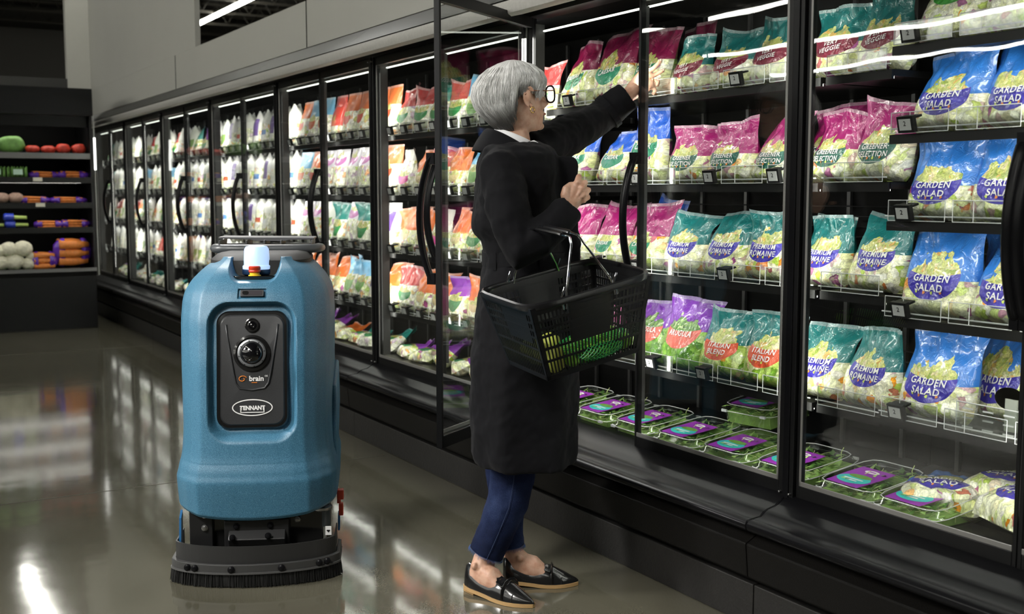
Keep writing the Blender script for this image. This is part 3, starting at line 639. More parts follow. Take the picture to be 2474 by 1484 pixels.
t.rotation_euler = (.10, 0, -PI/2+.15)
for me, n in zip(CM, ('shell', 'rim', 'salad_leaves', 'printed_sleeve')):
    o = bpy.data.objects.new(n, me); C.objects.link(o); o.parent = t
# empty clear pusher tray on the bottom wire shelf
pt = MB()
pt.b2(2.470, 2.474, 1.70, 1.89, .66, .74); 
for k in range(3):
    for q in range(3): pt.b2(2.466, 2.469, 1.72+k*.06, 1.75+k*.06, .675+q*.024, .679+q*.024, mi=1)
for (a, b_) in (((1.70, .66), (1.70, .74)), ((1.70, .74), (1.89, .74)), ((1.89, .74), (1.89, .66)), ((1.70, .66), (1.89, .66))): pt.tube([(2.468, a[0], a[1]), (2.468, b_[0], b_[1])], .0016, 4, mi=1)
tr = thing('pusher_tray', 'empty clear plastic pusher tray beside the lowest garden salad bag', 'shelf tray', (0, 0, 0))
pt.obj('tray_front', [CLEAR, mat('edge_highlight')], tr)
pm = MB(); pm.rings([[(2.56, 1.80+a*.045*math.cos(t_)*1, .70+a*.03*math.sin(t_)+(.05)) for t_ in [2*PI*k/20 for k in range(20)]] for a in (.3, 1, 1)], True); pm.b2(2.555, 2.57, 1.775, 1.81, .665, .75)
pm.obj('pusher_paddle', mat('frosted_plastic', (.45, .48, .42), .3), tr)

# ================================================================ OPEN PRODUCE CASE AT THE BACK
BY = 11.18
t = thing('open_produce_case', 'black open multi-shelf produce case at the end of the aisle', 'display case', (0, 0, 0))
MB().prism([(BY, 0), (BY, .5), (BY-.04, .55), (BY-.04, .575), (BY+.06, .575), (BY+.9, .5), (BY+.9, 0)], (.1, 2.0), 'x').obj('base', BLACK, t, bevel=.004)
MB().b2(.1, 2.0, BY-.045, BY-.03, .545, .577).obj('front_trim', mat('dull_trim', (.16, .16, .16), .35, .5), t)
MB().b2(.1, 2.0, BY+.82, BY+.9, .5, 2.2).obj('back_panel', CASEIN, t)
MB().b2(1.985, 2.01, BY+.0, BY+.9, .5, 2.2).obj('end_panel', BLACK, t)
hb = MB().prism([(BY-.06, 2.0), (BY-.06, 2.25), (BY+.9, 2.25), (BY+.9, 2.14), (BY+.3, 2.0)], (.1, 2.01), 'x').obj('header', BLACK, t)
MB().b2(.1, 2.0, BY+.08, BY+.10, 1.90, 2.0).obj('valance', BLACK, t); MB().b2(.2, 1.9, BY+.12, BY+.16, 1.975, 1.985).obj('led_strip', mat('led_dim', (1, 1, 1), .4, emit=(1, .97, .88), es=16), t)
for z in (.975, 1.205, 1.44, 1.665):
    s = MB(); s.b2(.1, 1.985, BY+.02, BY+.8, z-.05, z-.03); s.b2(.1, 1.985, BY+.005, BY+.022, z-.065, z-.012, mi=1 if z > 1.6 else 0)
    o = s.obj('shelf', [SHELFM, mat('dull_trim')], t)
    if z < 1.6: MB().b2(.2, 1.9, BY+.06, BY+.075, z-.065, z-.052).obj('shelf_fill_light', mat('led_faint', (1, 1, 1), .4, emit=(1, .97, .88), es=8), o)
for (px, z) in ((1.515, 1.44), (1.53, 1.205), (1.50, .56)): MB().b2(px-.04, px+.04, BY+.0, BY+.004, z-.05, z-.015).obj('price_tag', mat('paper_tag', (.7, .68, .58), .6), t)
tv = MB(); tv.b2(2.022, 2.028, BY+.0, BY+.02, .5, 2.0, mi=0); tv.obj('glass_end', [mat('pale_edge', (.5, .52, .5), .2)], t)
MB().b2(2.018, 2.034, BY-.012, BY-.002, 1.50, 1.80).obj('end_glint', mat('end_glint_glow', (1, 1, 1), .4, emit=(1, 1, .95), es=3.5), t)  # glowing strip stands in for the bright reflection on the glass end
GRNV = mat('cabbage_green', (.16, .34, .08), .5, var=.5, vscale=25); REDM = mat('red_pack', (.55, .05, .03), .4, var=.5, vscale=40)
CARR = mat('carrot_orange', (.75, .24, .05), .45, var=.35, vscale=40); PBAG = mat('violet_film', (.12, .03, .42), .25, coat=.5); CLEARP = mat('pale_film', (.6, .6, .55), .25, coat=.6)
CAUL = mat('cauliflower', (.72, .70, .55), .7, bump=1, bscale=90, var=.3, vscale=40); CELM = mat('celery', (.45, .58, .16), .5, var=.4, vscale=30); BRN = mat('mushroom_pack', (.42, .28, .22), .5, var=.5, vscale=60)
def carrotbag(w, h, d, seed, stand=False):
    r = random.Random(seed); t = []
    a = MB()
    for k in range(12):
        z = h*(.2+.6*(k//4)/2); y = -d*.3+d*.2*(k % 4); rad = h*.17
        a.tube([(-w*.42, y, z+r.uniform(-.005, .005)), (0, y+r.uniform(-.01, .01), z), (w*.42, y, z)], [rad*.9, rad, rad*.55], 8)
    b_ = MB(); b_.rings([[(x, d*.5*s*math.cos(q), h*.5+h*.5*s*math.sin(q)) for q in [2*PI*i/14 for i in range(14)]] for x, s in ((-w*.56, .55), (-w*.48, .8), (-w*.34, 1.04), (-w*.26, 1.06))], True)
    c_ = MB(); c_.rings([[(x, d*.5*s*math.cos(q), h*.5+h*.5*s*math.sin(q)) for q in [2*PI*i/14 for i in range(14)]] for x, s in ((w*.22, 1.04), (w*.34, 1.0), (w*.46, .7), (w*.56, .5))], True)
    return a, b_, c_
def put_carrots(x, z, w, h, lb, seed, y=None, rz=0, lean=0):
    t = thing('carrot_bag', lb, 'bag of carrots', (x, BY+.16 if y is None else y, z-.012), rz, 'bags of carrots in the produce case'); t.rotation_euler = (lean, 0, rz)
    a, b_, c_ = carrotbag(w, h, .12, seed); c_.obj('violet_film', PBAG, t, smooth=0); a.obj('carrots', CARR, t, smooth=0); b_.obj('violet_film', PBAG, t, smooth=0)
ct = [(1.60, 1.423, .26, .075, 'top carrot row, left bag'), (1.85, 1.423, .26, .08, 'top carrot row, right bag'), (1.50, 1.19, .24, .075, 'middle carrot row, left bag'), (1.80, 1.19, .30, .07, 'middle carrot row, long right bag'),
      (1.62, .962, .24, .075, 'lower carrot row, left bag'), (1.85, .962, .26, .08, 'lower carrot row, right bag'), (1.56, .575, .22, .17, 'fat bag on the bottom deck beside the cauliflower')]
for i, (x, z, ww, hh, s) in enumerate(ct): put_carrots(x, z, ww, hh, 'orange carrots in violet film, '+s, i, rz=rnd.uniform(-.15, .15))
put_carrots(1.82, .60, .32, .27, 'largest bag of orange carrots with violet top, leaning at the right end', 20, y=BY+.2, rz=.1, lean=.2)
def blob(name, cat, lb, x, z, w, h, d, m_, grp, parts=None, seed=0, n=1):
    r = random.Random(seed); b_ = MB()
    def f(u, v):
        a = 2*PI*u; e = PI*(v-.5); k = 1+.13*noise.noise(Vector((math.cos(a)*3+seed, math.sin(a)*3, v*4)))
        ce = abs(math.cos(e))**.6; return Vector((w/2*ce*math.cos(a)*k, d/2*ce*math.sin(a)*k, h/2+h/2*math.sin(e)*k))
    b_.grid(f, 24, 14); o = b_.obj(name, m_, None, smooth=0); o.location = (x, BY+.15, z-.012); return tag(o, lb, cat, grp)
for i, (x, w_, c_) in enumerate([(1.12, .13, 'at the frame edge'), (1.32, .24, 'second along')]):
    blob('leafy_green_pack', 'packed greens', 'green leafy greens in clear pack, top shelf, '+c_, x, 1.665, w_, .15, .15, GRNV, 'packs on the top shelf', seed=i)
for i, (x, c_) in enumerate([(1.50, 'leftmost'), (1.64, 'second'), (1.77, 'third'), (1.91, 'rightmost')]):
    blob('red_produce_pack', 'produce pack', 'red produce in clear wrap on the top shelf, %s of four' % c_, x, 1.665, .13, .07 if i < 2 else .09, .12, REDM, 'packs on the top shelf', seed=i+5)
for i, (x, c_) in enumerate([(1.17, 'left bundle'), (1.355, 'right bundle with pale label')]):
    b_ = MB()
    for k in range(14): b_.tube([(x-.085+k*.0125, BY+.06+.02*(k % 3), 1.43), (x-.085+k*.0125, BY+.065+.02*(k % 3), 1.515+.01*(k % 2))], .007, 7)
    o = thing('celery_bundle', 'green celery bundle on the second shelf, '+c_, 'vegetable', (0, 0, 0), 0, 'green bundles on the second shelf'); b_.obj('stalks', GRNV, o, smooth=0)
    MB().b2(x-.04, x+.04, BY+.04, BY+.048, 1.45, 1.50).obj('label', mat('mint_label', (.5, .7, .58), .5), o)
for i, (x, c_) in enumerate([(1.22, 'left'), (1.34, 'right')]): blob('mushroom_pack', 'produce pack', 'brown mushroom pack on the third shelf, %s one' % c_, x, 1.205, .13, .09, .12, BRN, 'packs on the third shelf', seed=i+11)
for i, (x, z, c_) in enumerate([(1.34, .962, 'lower one'), (1.33, 1.03, 'upper one'), (1.13, .962, 'cut by the frame edge')]):
    o = thing('celery_heart_pack', 'celery hearts in blue and white film, fourth shelf, '+c_, 'vegetable', (x, BY+.14, z), 0, 'celery packs on the fourth shelf')
    a = MB()
    for k in range(6): a.tube([(-.09, -.04+.015*k, .025+.01*(k % 2)), (.09, -.04+.015*k, .025)], .014, 8)
    a.obj('stalks', CELM, o, smooth=0); b_ = MB(); b_.rings([[(xx, .06*s*math.cos(q), .03+.035*s*math.sin(q)) for q in [2*PI*k/12 for k in range(12)]] for xx, s in ((-.105, .8), (-.09, 1), (-.02, 1))]); b_.obj('blue_film', mat('blue_film', (.03, .06, .5), .3, coat=.4), o, smooth=0)
cf = [(1.18, .575, .17), (1.30, .575, .18), (1.42, .575, .13), (1.26, .70, .16), (1.38, .70, .17), (1.15, .69, .15), (1.45, .66, .09)]
cd = ['at the left frame edge, bottom row', 'front centre with red mark', 'small one beside the carrots', 'upper row, middle', 'upper row, right', 'upper row, at the frame edge', 'smallest, wedged by the carrots']
for i, ((x, z, dd), s) in enumerate(zip(cf, cd)):
    o = thing('cauliflower', 'wrapped white cauliflower head, '+s, 'vegetable', (x, BY+.15, z-.012), rnd.uniform(0, 6), 'cauliflowers on the bottom deck')
    b_ = MB()
    def f(u, v):
        a = 2*PI*u; e = PI*(v-.5); k = 1+.10*noise.noise(Vector((math.cos(a)*4+i, math.sin(a)*4, v*7)))+.05*noise.noise(Vector((math.cos(a)*14+i, math.sin(a)*14, v*20)))
        return Vector((dd/2*math.cos(e)*math.cos(a)*k, dd/2*math.cos(e)*math.sin(a)*k, dd*.45+dd*.42*math.sin(e)*k))
    b_.grid(f, 40, 24); b_.obj('head', CAUL, o, smooth=0)
    l = MB()
    for q in range(5):
        M = RZ(q*1.256) @ TR(dd*.3, 0, dd*.12) @ RY(-.5); l.add([(0, -.03, 0), (0, .03, 0), (dd*.16, .035, .04), (dd*.16, -.035, .04)], [(0, 1, 2, 3)], M)
    l.obj('leaf', GRNV, o)

# ================================================================ FLOOR SCRUBBER
robs = Vector((1.198, 3.752, 0)); RROT = math.radians(-24)
rob = thing('floor_scrubber', 'blue robotic floor scrubber with round camera eye and glowing beacon', 'floor scrubbing robot', robs, RROT)
def blue_shell():
    m = bpy.data.materials.new('blue_shell'); m.use_nodes = True; g = G(m); b = g.n['Principled BSDF']
    tc = g.node('ShaderNodeTexCoord').outputs['Object']
    nz = g.node('ShaderNodeTexNoise', Vector=tc, Scale=420.0, Detail=2.0)
    n2 = g.node('ShaderNodeTexNoise', Vector=tc, Scale=3.0, Detail=3.0)
    c = g.ramp(nz.outputs[0], [(.3, (.026, .105, .18)), (.5, (.045, .155, .25)), (.7, (.09, .235, .34))])
    g.put(b.inputs['Base Color'], c); b.inputs['Roughness'].default_value = .42
    bm = g.node('ShaderNodeBump', Strength=.5, Distance=.0012, Height=nz.outputs[0]); g.put(b.inputs['Normal'], bm.outputs[0]); return m
BLU = blue_shell()
DG = mat('speckled_dark_grey', (.022, .022, .022), .6, spec=.2, bump=.15, bscale=600, var=.4, vscale=400)
# z : half width, front y, crease half x
RT = [(.215, .258, -.262), (.20, .264, -.272), (.34, .268, -.285), (.365, .262, -.278), (.42, .250, -.262), (.50, .246, -.254), (.70, .250, -.235), (.85, .253, -.205), (.93, .250, -.175), (.965, .238, -.155), (1.0, .212, -.125), (1.03, .182, -.085), (1.05, .155, -.045), (1.062, .13, .0)]
def tabr(z):
    q = [lerp_tab(RT, z+d*.006) for d in range(-4, 5)] if z > .40 else [lerp_tab(RT, z+d*.002) for d in range(-3, 4)]
    return sum(p[0] for p in q)/len(q), sum(p[1] for p in q)/len(q)
def rrsdf(x, z, cx, cz, hx, hz, r):
    qx, qz = abs(x-cx)-hx+r, abs(z-cz)-hz+r
    return math.hypot(max(qx, 0), max(qz, 0))+min(max(qx, qz), 0)-r
def section(z, n=200):
    a, yf = tabr(z)
    kf = (a/.25)
    pts = [(0, yf), (.07*kf, yf+.002), (.125*kf, yf+.007), (.168*kf, yf+.016), (.172*kf, yf+.020), (.205*kf, yf+.055), (.236*kf, yf+.105), (.248*kf, yf+.15), (a, yf+.22), (a, yf+.35), (a*.99, .30), (a*.93, .42), (a*.7, .47), (0, .48)]
    P = pts+[(-x, y) for x, y in pts[-2:0:-1]]
    L = [0]
    for p, q in zip(P, P[1:]+P[:1]): L.append(L[-1]+math.hypot(p[0]-q[0], p[1]-q[1]))
    return P, L
def shell_pt(s, z):        # s in [-1,1] over the front, arc length based x
    pass
NU = 380
us = []
rings_ = []
nz_ = 290
for j in range(nz_+1):
    z = .212+(1.062-.212)*j/nz_
    P, L = section(z); tot = L[-1]; ring = []
    # denser sampling on the front: parameter warp
    for k in range(NU):
        t = k/NU; w_ = t-.16*math.sin(2*PI*t)*.9*.0
        t2 = (t-.5)*2; t3 = .5+.5*(abs(t2)**1.0)*(1 if t2 > 0 else -1)
        d_ = (t-.12*math.sin(2*PI*t))*tot; 
        i = 0
        while i < len(P)-1 and L[i+1] < d_: i += 1
        p, q = P[i], P[(i+1) % len(P)]; f_ = (d_-L[i])/max(1e-9, L[i+1]-L[i])
        ring.append([p[0]+(q[0]-p[0])*f_, p[1]+(q[1]-p[1])*f_])
    for _ in range(3):
        ring = [[(ring[(k-1) % NU][c]+2*ring[k][c]+ring[(k+1) % NU][c])/4 for c in (0, 1)] for k in range(NU)]
    zz = z
    out = []
    for x, y in ring:
        if y < .12 and abs(x) < .2:
            d1 = rrsdf(x, z, 0, .694, .146, .232, .075)
            wdt = .02+.045*sstep((.60-z)/.2)*(1 if abs(x) < .1 or z < .5 else .5)
            y += .038*sstep(-d1/wdt)
            d2 = rrsdf(x, z, 0, 1.055, .086-.25*max(0, 1.03-z), .072, .03)
            y += .12*sstep(-d2/.02)
            d3 = rrsdf(x, z, 0, .950, .047, .016, .003)
            y += .010*sstep(-d3/.003)
        # skirt bottom lifts towards the sides
        out.append((x, y, zz+(.028*min(1, (abs(x)/.26))**2*sstep((.34-z)/.15) if y < .2 else .028*sstep((.34-z)/.15))))
    rings_.append(out)
sh = MB(); sh.rings(rings_, True); so = sh.obj('body_shell', BLU, rob, smooth=32)
# dark top cover
tc_ = MB(); R_ = []
for z, sx, y0_, y1_ in ((1.0, .175, -.03, .47), (1.05, .172, -.01, .47), (1.066, .155, .02, .46), (1.072, .12, .06, .44)):
    R_.append([((1 if c > 0 else -1)*abs(c)**.5*sx, (y0_+y1_)/2+(1 if s > 0 else -1)*abs(s)**.5*(y1_-y0_)/2, z) for c, s in [(math.cos(2*PI*k/40), math.sin(2*PI*k/40)) for k in range(40)]])
tc_.rings(R_); tc_.obj('top_cover', DG, rob, smooth=40)
nb = MB(); nb.rings([[((1 if c > 0 else -1)*abs(c)**.6*sx, .0+(1 if s > 0 else -1)*abs(s)**.6*sy-.03, z) for c, s in [(math.cos(2*PI*k/36), math.sin(2*PI*k/36)) for k in range(36)]] for z, sx, sy in ((.975, .078, .06), (1.0, .084, .068), (1.003, .082, .066), (.998, .07, .056))]); nb.obj('control_panel', mat('gloss_black', (.01, .01, .01), .15, coat=.5), rob, smooth=40)
bc = MB(); bc.lathe([(.052, 0), (.054, .004), (.052, .016), (.046, .017)], 32, TR(0, .0, 1.004)); bc.obj('beacon_base', mat('navy_plastic', (.01, .03, .08), .3), rob, smooth=40)
bt = MB(); bt.lathe([(.044, .016), (.050, .018), (.049, .028), (.0445, .032), (.0415, .085), (.036, .094), (.02, .098), (.002, .099)], 36, TR(0, .0, 1.004)); bt.obj('beacon_light', mat('beacon_glow', (.35, .5, .8), .3, emit=(.50, .70, 1), es=.75), rob, smooth=40)
es = MB(); es.lathe([(.021, 0), (.021, .004), (.0165, .005), (.0165, .012)], 24, TR(0, -.072, 1.001)); es.obj('stop_button_collar', mat('yellow_plastic', (.85, .58, .03), .35), rob, smooth=40)
es = MB(); es.lathe([(.017, .012), (.020, .015), (.020, .020), (.0185, .022), (.020, .024), (.020, .031), (.017, .034), (.002, .035)], 24, TR(0, -.072, 1.001)); es.obj('stop_button', mat('red_plastic', (.55, .04, .012), .35), rob, smooth=40)
def yfp(z): return tabr(z)[1]
# slot sensor
sn = MB(); zc = .950; y_ = yfp(zc)+.004; tl = math.atan2(yfp(.97)-yfp(.93), .04)
M = TR(0, y_, zc) @ RX(-tl)
def rrpoly(hx, hz, r, n=8):
    out = []
    for (sx, sz, a0) in ((1, 1, 0), (-1, 1, PI/2), (-1, -1, PI), (1, -1, 1.5*PI)):
        for k in range(n+1): a = a0+PI/2*k/n; out.append((sx*(hx-r)+r*math.cos(a), sz*(hz-r)+r*math.sin(a)))
    return out
sn.prism(rrpoly(.038, .0115, .003), (-.004, .01), 'y', M); sn.obj('sensor_bezel', mat('dark_bezel', (.03, .03, .032), .4), rob, bevel=.0008)
sn = MB(); sn.prism(rrpoly(.032, .008, .002), (-.0052, 0), 'y', M); sn.prism(rrpoly(.010, .0065, .0064), (-.006, 0), 'y', M @ TR(-.021, 0, 0), mi=1); sn.obj('sensor_window', [mat('sensor_dark', (.035, .03, .035), .25), mat('gloss_black')], rob)
# black front panel following the leaning nose
def panel(name, hx, z0, z1, r, off, m_, taper=0, par=rob, thick=.02, bev=.004, cx=0):
    cz = (z0+z1)/2; poly = rrpoly(hx, (z1-z0)/2, r, 10); p = MB(); n = len(poly); R = []
    for (s, dy) in ((1.0, thick), (1.0, 0), (1-bev/hx, -bev), (.5, -bev), (.02, -bev)):
        ring = []
        for (a, c) in poly:
            zz = cz+c*(s if s < .9 else 1-bev/((z1-z0)/2)*(1 if s < 1 else 0) if s > .9 else s); xx = cx+a*s*(1-taper*(z1-zz)/(z1-z0))
            ring.append((xx, yfp(zz)+off+dy+.0*abs(xx), zz))
        R.append(ring)
    p.rings(R, True); return p.obj(name, m_, par, smooth=35)
panel('panel_gasket', .116, .510, .892, .04, .030, mat('gloss_black'))
pn = panel('front_panel', .104, .522, .880, .034, .026, mat('panel_black', (.028, .029, .031), .42, bump=.12, bscale=600, var=.3, vscale=400))
sp = MB(); pts = [(-.084, .85), (-.080, .815), (-.060, .695), (-.053, .66), (-.04, .643), (0, .637), (.04, .643), (.053, .66), (.060, .695), (.080, .815), (.084, .85)]
sp.tube([(x, yfp(z)+.021, z) for x, z in pts], .0035, 8); sp.obj('panel_rib', mat('panel_black'), rob, smooth=0)
def disc(name, prof, z, m_, off=.022, seg=40, x=0):
    d = MB(); sl = math.atan2(yfp(z+.03)-yfp(z-.03), .06); d.lathe(prof, seg, TR(x, yfp(z)+off, z) @ RX(PI/2-sl)); return d.obj(name, m_, rob, smooth=35)
disc('eye_surround', [(.002, .001), (.060, .001), (.060, .003), (.052, .006), (.050, .002), (.002, .002)], .757, mat('gloss_black'))
disc('eye_ring', [(.037, 0), (.046, .002), (.046, .009), (.043, .011), (.038, .011), (.0365, .007)], .757, mat('dull_ring', (.22, .23, .24), .35, .7))
sc_ = MB()
for k in range(8):
    a = PI/4*k+.2; sc_.lathe([(.0018, 0), (.0018, .0125), (.0005, .0127)], 8, TR(.0415*math.cos(a), yfp(.757+.0415*math.sin(a))+.022, .757+.0415*math.sin(a)) @ RX(PI/2))
sc_.obj('ring_screws', mat('black_plastic'), rob)
disc('eye_dome', [(.037, .004)]+[(.037*math.cos(a), .006+.030*math.sin(a)) for a in [PI/2*k/12 for k in range(12)]]+[(.001, .036)], .757, mat('dome_black', (.004, .004, .005), .04, coat=1))
disc('camera_bezel', [(.002, .001), (.0235, .001), (.0235, .005), (.020, .006), (.0195, .003), (.002, .003)], .847, mat('gloss_black'))
disc('camera_lens', [(.0135, .002), (.0135, .008), (.010, .009), (.009, .005), (.006, .008), (.001, .009)], .847, mat('dome_black'))
# lettering and logos on the panel
def flat_text(s, cx, cz, hh, m_, bold=.02, name='lettering', off=.0205, sx=1.0, par=rob):
    vs, fs = textverts(s, bold); p = MB(); p.add([(cx+v.x*hh*sx, yfp(cz+v.y*hh)+off, cz+v.y*hh) for v in vs], fs); return p.obj(name, m_, par)
WP = mat('white_print'); OR = mat('orange_print', (.85, .25, .03), .5)
flat_text('brain', .014, .667, .0235, WP, .025); flat_text('OS', .0455, .680, .0075, WP, .02)
sw = MB(); pts = []
for k in range(26):
    a = k/25*4.3*PI/2+.4; rad = .0115-.0075*k/25; pts.append((-.031+rad*1.25*math.cos(a), yfp(.6735)+.0195, .6735+rad*math.sin(a)))
sw.tube(pts, .0013, 6); sw.b2(-.002, .016, yfp(.662)+.019, yfp(.662)+.0205, .6605, .6625); sw.obj('swirl_logo', OR, rob)
lg = MB()
for s0, s1 in ((1, .945),):
    n = 60; a_, b_ = .0655, .0275; zc = .580
    o1 = [(a_*math.cos(2*PI*k/n), b_*math.sin(2*PI*k/n)) for k in range(n)]; o2 = [((a_-.0035)*math.cos(2*PI*k/n), (b_-.0035)*math.sin(2*PI*k/n)) for k in range(n)]
    lg.add([(x, yfp(zc+z)+.0200, zc+z) for x, z in o1+o2], [(k, (k+1) % n, n+(k+1) % n, n+k) for k in range(n)])
lg.obj('oval_logo', WP, rob)
flat_text('TENNANT', 0, .5725, .0190, WP, .045, sx=.90)
ul = MB(); zc = .5675
ul.b2(-.039, .039, yfp(zc)+.019, yfp(zc)+.0205, zc-.0045, zc-.0015); ul.b2(-.039, -.0355, yfp(zc)+.019, yfp(zc)+.0205, zc-.0045, zc+.014); ul.b2(.0355, .039, yfp(zc)+.019, yfp(zc)+.0205, zc-.0045, zc+.014); ul.obj('logo_underline', WP, rob)
# handle bar and rear tray
hb = MB(); pts = []
for k in range(41):
    t_ = k/40; a = PI*(1-t_); cx = math.cos(a); sx_ = math.sin(a)
    pts.append((.188*(1 if cx > 0 else -1)*abs(cx)**.45, .38-.10*abs(sx_)**.5, 1.076))
pts = [(-.188, .52, 1.069)]+pts+[(.188, .52, 1.069)]
GH = mat('grey_handle', (.075, .08, .085), .32); hb.tube(pts, [(.0165, .020)]*len(pts), 12); hb.obj('handle_bar', GH, rob, smooth=0)
tr_ = MB(); tr_.b2(-.17, .17, .30, .50, 1.082, 1.088)
for x in (-.168, -.07, -.005, .055, .168): tr_.b2(x-.002, x+.002, .30, .50, 1.084, 1.106)
tr_.obj('rear_tray', mat('grey_tray', (.10, .10, .105), .4), rob)
ft = MB(); ft.prism([(-.175, 1.112), (-.06, 1.108), (-.04, 1.103), (.06, 1.101), (.08, 1.106), (.175, 1.108), (.175, 1.114), (-.175, 1.118)], (.34, .50)); ft.obj('tray_lid', mat('grey_tray'), rob, bevel=.001)
for sx_ in (-1, 1): MB().b2(sx_*.155-.012, sx_*.155+.012, .30, .34, 1.02, 1.085).obj('handle_post', BLACK, rob)
# chassis, scrub deck, skirt, brush
ch = MB(); ch.b2(-.215, .22, -.19, .40, .06, .25); ch.obj('chassis', mat('gloss_black'), rob, bevel=.004)
dk = MB(); dk.b2(-.10, .11, -.235, -.18, .10, .205); dk.prism([(-.235, .10), (-.26, .145), (-.20, .205), (-.18, .205), (-.18, .10)], (-.085, .10), 'x'); dk.b2(-.215, -.14, -.215, -.18, .09, .24); dk.obj('deck_bracket', mat('black_metal', (.02, .02, .021), .35, .3), rob, bevel=.003)
for (x, z, y) in ((-.165, .222, -.218), (-.165, .178, -.218), (.135, .19, -.195), (-.06, .185, -.235), (.05, .185, -.235), (-.07, .155, -.262), (.045, .158, -.262)):
    bl = MB(); bl.lathe([(.011, 0), (.011, .003), (.007, .004), (.0065, .009), (.001, .010)], 10, TR(x, y, z) @ RX(PI/2), mi=0 if abs(x) > .1 else 1); bl.obj('bolt', [STEEL, SATIN], rob)
vt = MB(); vt.lathe([(.03, 0), (.03, .06), (.024, .065), (.024, .09)], 20, TR(.215, -.16, .16)); vt.lathe([(.026, .05), (.036, .056), (.036, .064), (.026, .068)], 20, TR(.215, -.16, .16), mi=1); vt.obj('filter_cup', [mat('smoke_plastic', (.04, .05, .055), .15), STEEL], rob, smooth=40)
wt = MB(); wt.b2(.228, .248, -.203, -.20, .135, .165); wt.add([(.238+.006*math.sin(a)**3, -.2045, .150+.006*(.8*math.cos(a)-.3*math.cos(2*a))) for a in [2*PI*k/20 for k in range(20)]], [tuple(range(20))], mi=1); wt.obj('warning_sticker', [WP, BLACK], rob)
rc = MB(); rc.b2(.262, .285, -.06, -.03, .215, .25); rc.b2(.267, .283, -.05, -.03, .155, .20); rc.b2(.262, .275, -.055, -.04, .20, .215); rc.obj('red_clip', mat('red_plastic'), rob, bevel=.003)
fd = MB(); fd.prism([(.20, .40), (.06, .30), (-.02, .30), (-.03, .40), (.06, .60), (.30, .66), (.35, .5)], (.235, .262), 'x'); fd.obj('side_fender', BLU, rob, bevel=.008)
fl = MB(); fl.prism([(-.19, .10), (-.17, .20), (-.14, .22), (-.15, .10)], (-.255, -.248), 'x'); fl.obj('blue_lever', mat('blue_lever', (.02, .12, .28), .35), rob); fl = MB(); fl.prism([(-.04, .10), (.0, .15), (.03, .15), (.02, .09)], (.262, .269), 'x'); fl.obj('blue_lever', mat('blue_lever', (.02, .12, .28), .35), rob)
def arc(x0, x1, n=36, y=-.315, dpt=.11, hx=.28):
    out = []
    for k in range(n+1):
        t_ = -1+2*k/n; x = hx*(math.sin(t_*PI/2*.96)); out.append((x, y+dpt*(1-math.sqrt(max(0, 1-(x/(hx*1.02))**2)))*1.3))
    return out
def band(name, hx, y, z0, z1, dpt, m_, th=.008, flare=0, mi=None, tail=.14, **kw):
    A = arc(0, 0, 44, y, dpt, hx); A = [(-hx, A[0][1]+tail)]+A+[(hx, A[-1][1]+tail)]
    b_ = MB(); n = len(A); R = []
    for (x, yy) in A:
        nx, ny = x/hx, -1
        R.append([(x+flare*x/hx, yy-flare, z0), (x, yy, z1), (x*(1-th/hx), yy+th, z1), (x*(1-th/hx)+flare*x/hx, yy+th-flare, z0)])
    b_.rings(R, True); return b_.obj(name, m_, rob, **kw)
band('splash_skirt', .262, -.30, .075, .135, .09, mat('skirt_rubber', (.022, .022, .022), .45), .004)
band('skirt_band', .276, -.315, .052, .078, .10, mat('band_grey', (.045, .045, .045), .4), .012, bevel=.002)
band('band_lip', .279, -.319, .047, .053, .10, mat('lip_grey', (.08, .08, .08), .4), .016)
# brush: a skirt of bristles
br = MB(); A = arc(0, 0, 240, -.312, .10, .275); rr_ = random.Random(2)
band('brush_strip', .272, -.309, .004, .05, .10, mat('bristle', (.008, .008, .008), .7), .018)
for (x, y) in A:
    for q in range(3):
        dx, dy = rr_.uniform(-.003, .003), rr_.uniform(0, .012); e = rr_.uniform(.0, .004)
        br.tube([(x+dx, y+dy, .05), (x*1.012+dx*2, y+dy-.004, .001+e)], [.0014, .0008], 4)
br.obj('brush_bristles', mat('bristle'), rob)
for x in (-.215, -.19, -.07, .09, .21, .235):
    yy = -.315+.10*(1-math.sqrt(max(0, 1-(x/(.276*1.02))**2)))*1.3
    kn = MB(); kn.lathe([(.0115, 0), (.0115, .006), (.006, .009), (.001, .010)], 12, TR(x, yy, .064) @ RX(PI/2)); kn.obj('band_knob', SATIN, rob)
for sx_ in (-1, 1):
    wh_ = MB(); wh_.lathe([(.03, -.02), (.08, -.02), (.085, -.01), (.085, .01), (.08, .02), (.03, .02)], 28, TR(sx_*.20, .30, .085) @ RY(PI/2)); wh_.obj('wheel', RUB, rob, smooth=40)

# ================================================================ BASKET
def wl(px, py, dy):      # point on a vertical plane through the woman, parallel to the picture, pushed back by dy
    n = Vector((Fv.x, Fv.y, 0)).normalized(); o = Vector((0, 0, CAMZ)); d = ray(px, py); O = WO+n*dy
    return o+d*((O-o).dot(n)/d.dot(n))
WO = Vector((1.755, 3.068, 0))
pB = wl(1282, 748, -.57); pC = wl(1572, 664, -.385); pA = wl(1132, 713, -.335)
e1 = (pC-pB); Lb = e1.length; e1.normalize(); e2 = (pA-pB); e2 = e2-e1*e2.dot(e1); Wb = e2.length; e2.normalize(); e3 = e1.cross(e2).normalized()
if e3.z < 0: e3 = -e3
BKM = Matrix(((e1.x, e2.x, e3.x, pB.x), (e1.y, e2.y, e3.y, pB.y), (e1.z, e2.z, e3.z, pB.z), (0, 0, 0, 1)))
bask = thing('shopping_basket', 'black perforated plastic shopping basket hanging from her forearm', 'shopping basket')
bask.matrix_world = BKM
BP = mat('basket_plastic', (.010, .010, .011), .28)
HB = .225; tp_ = .045
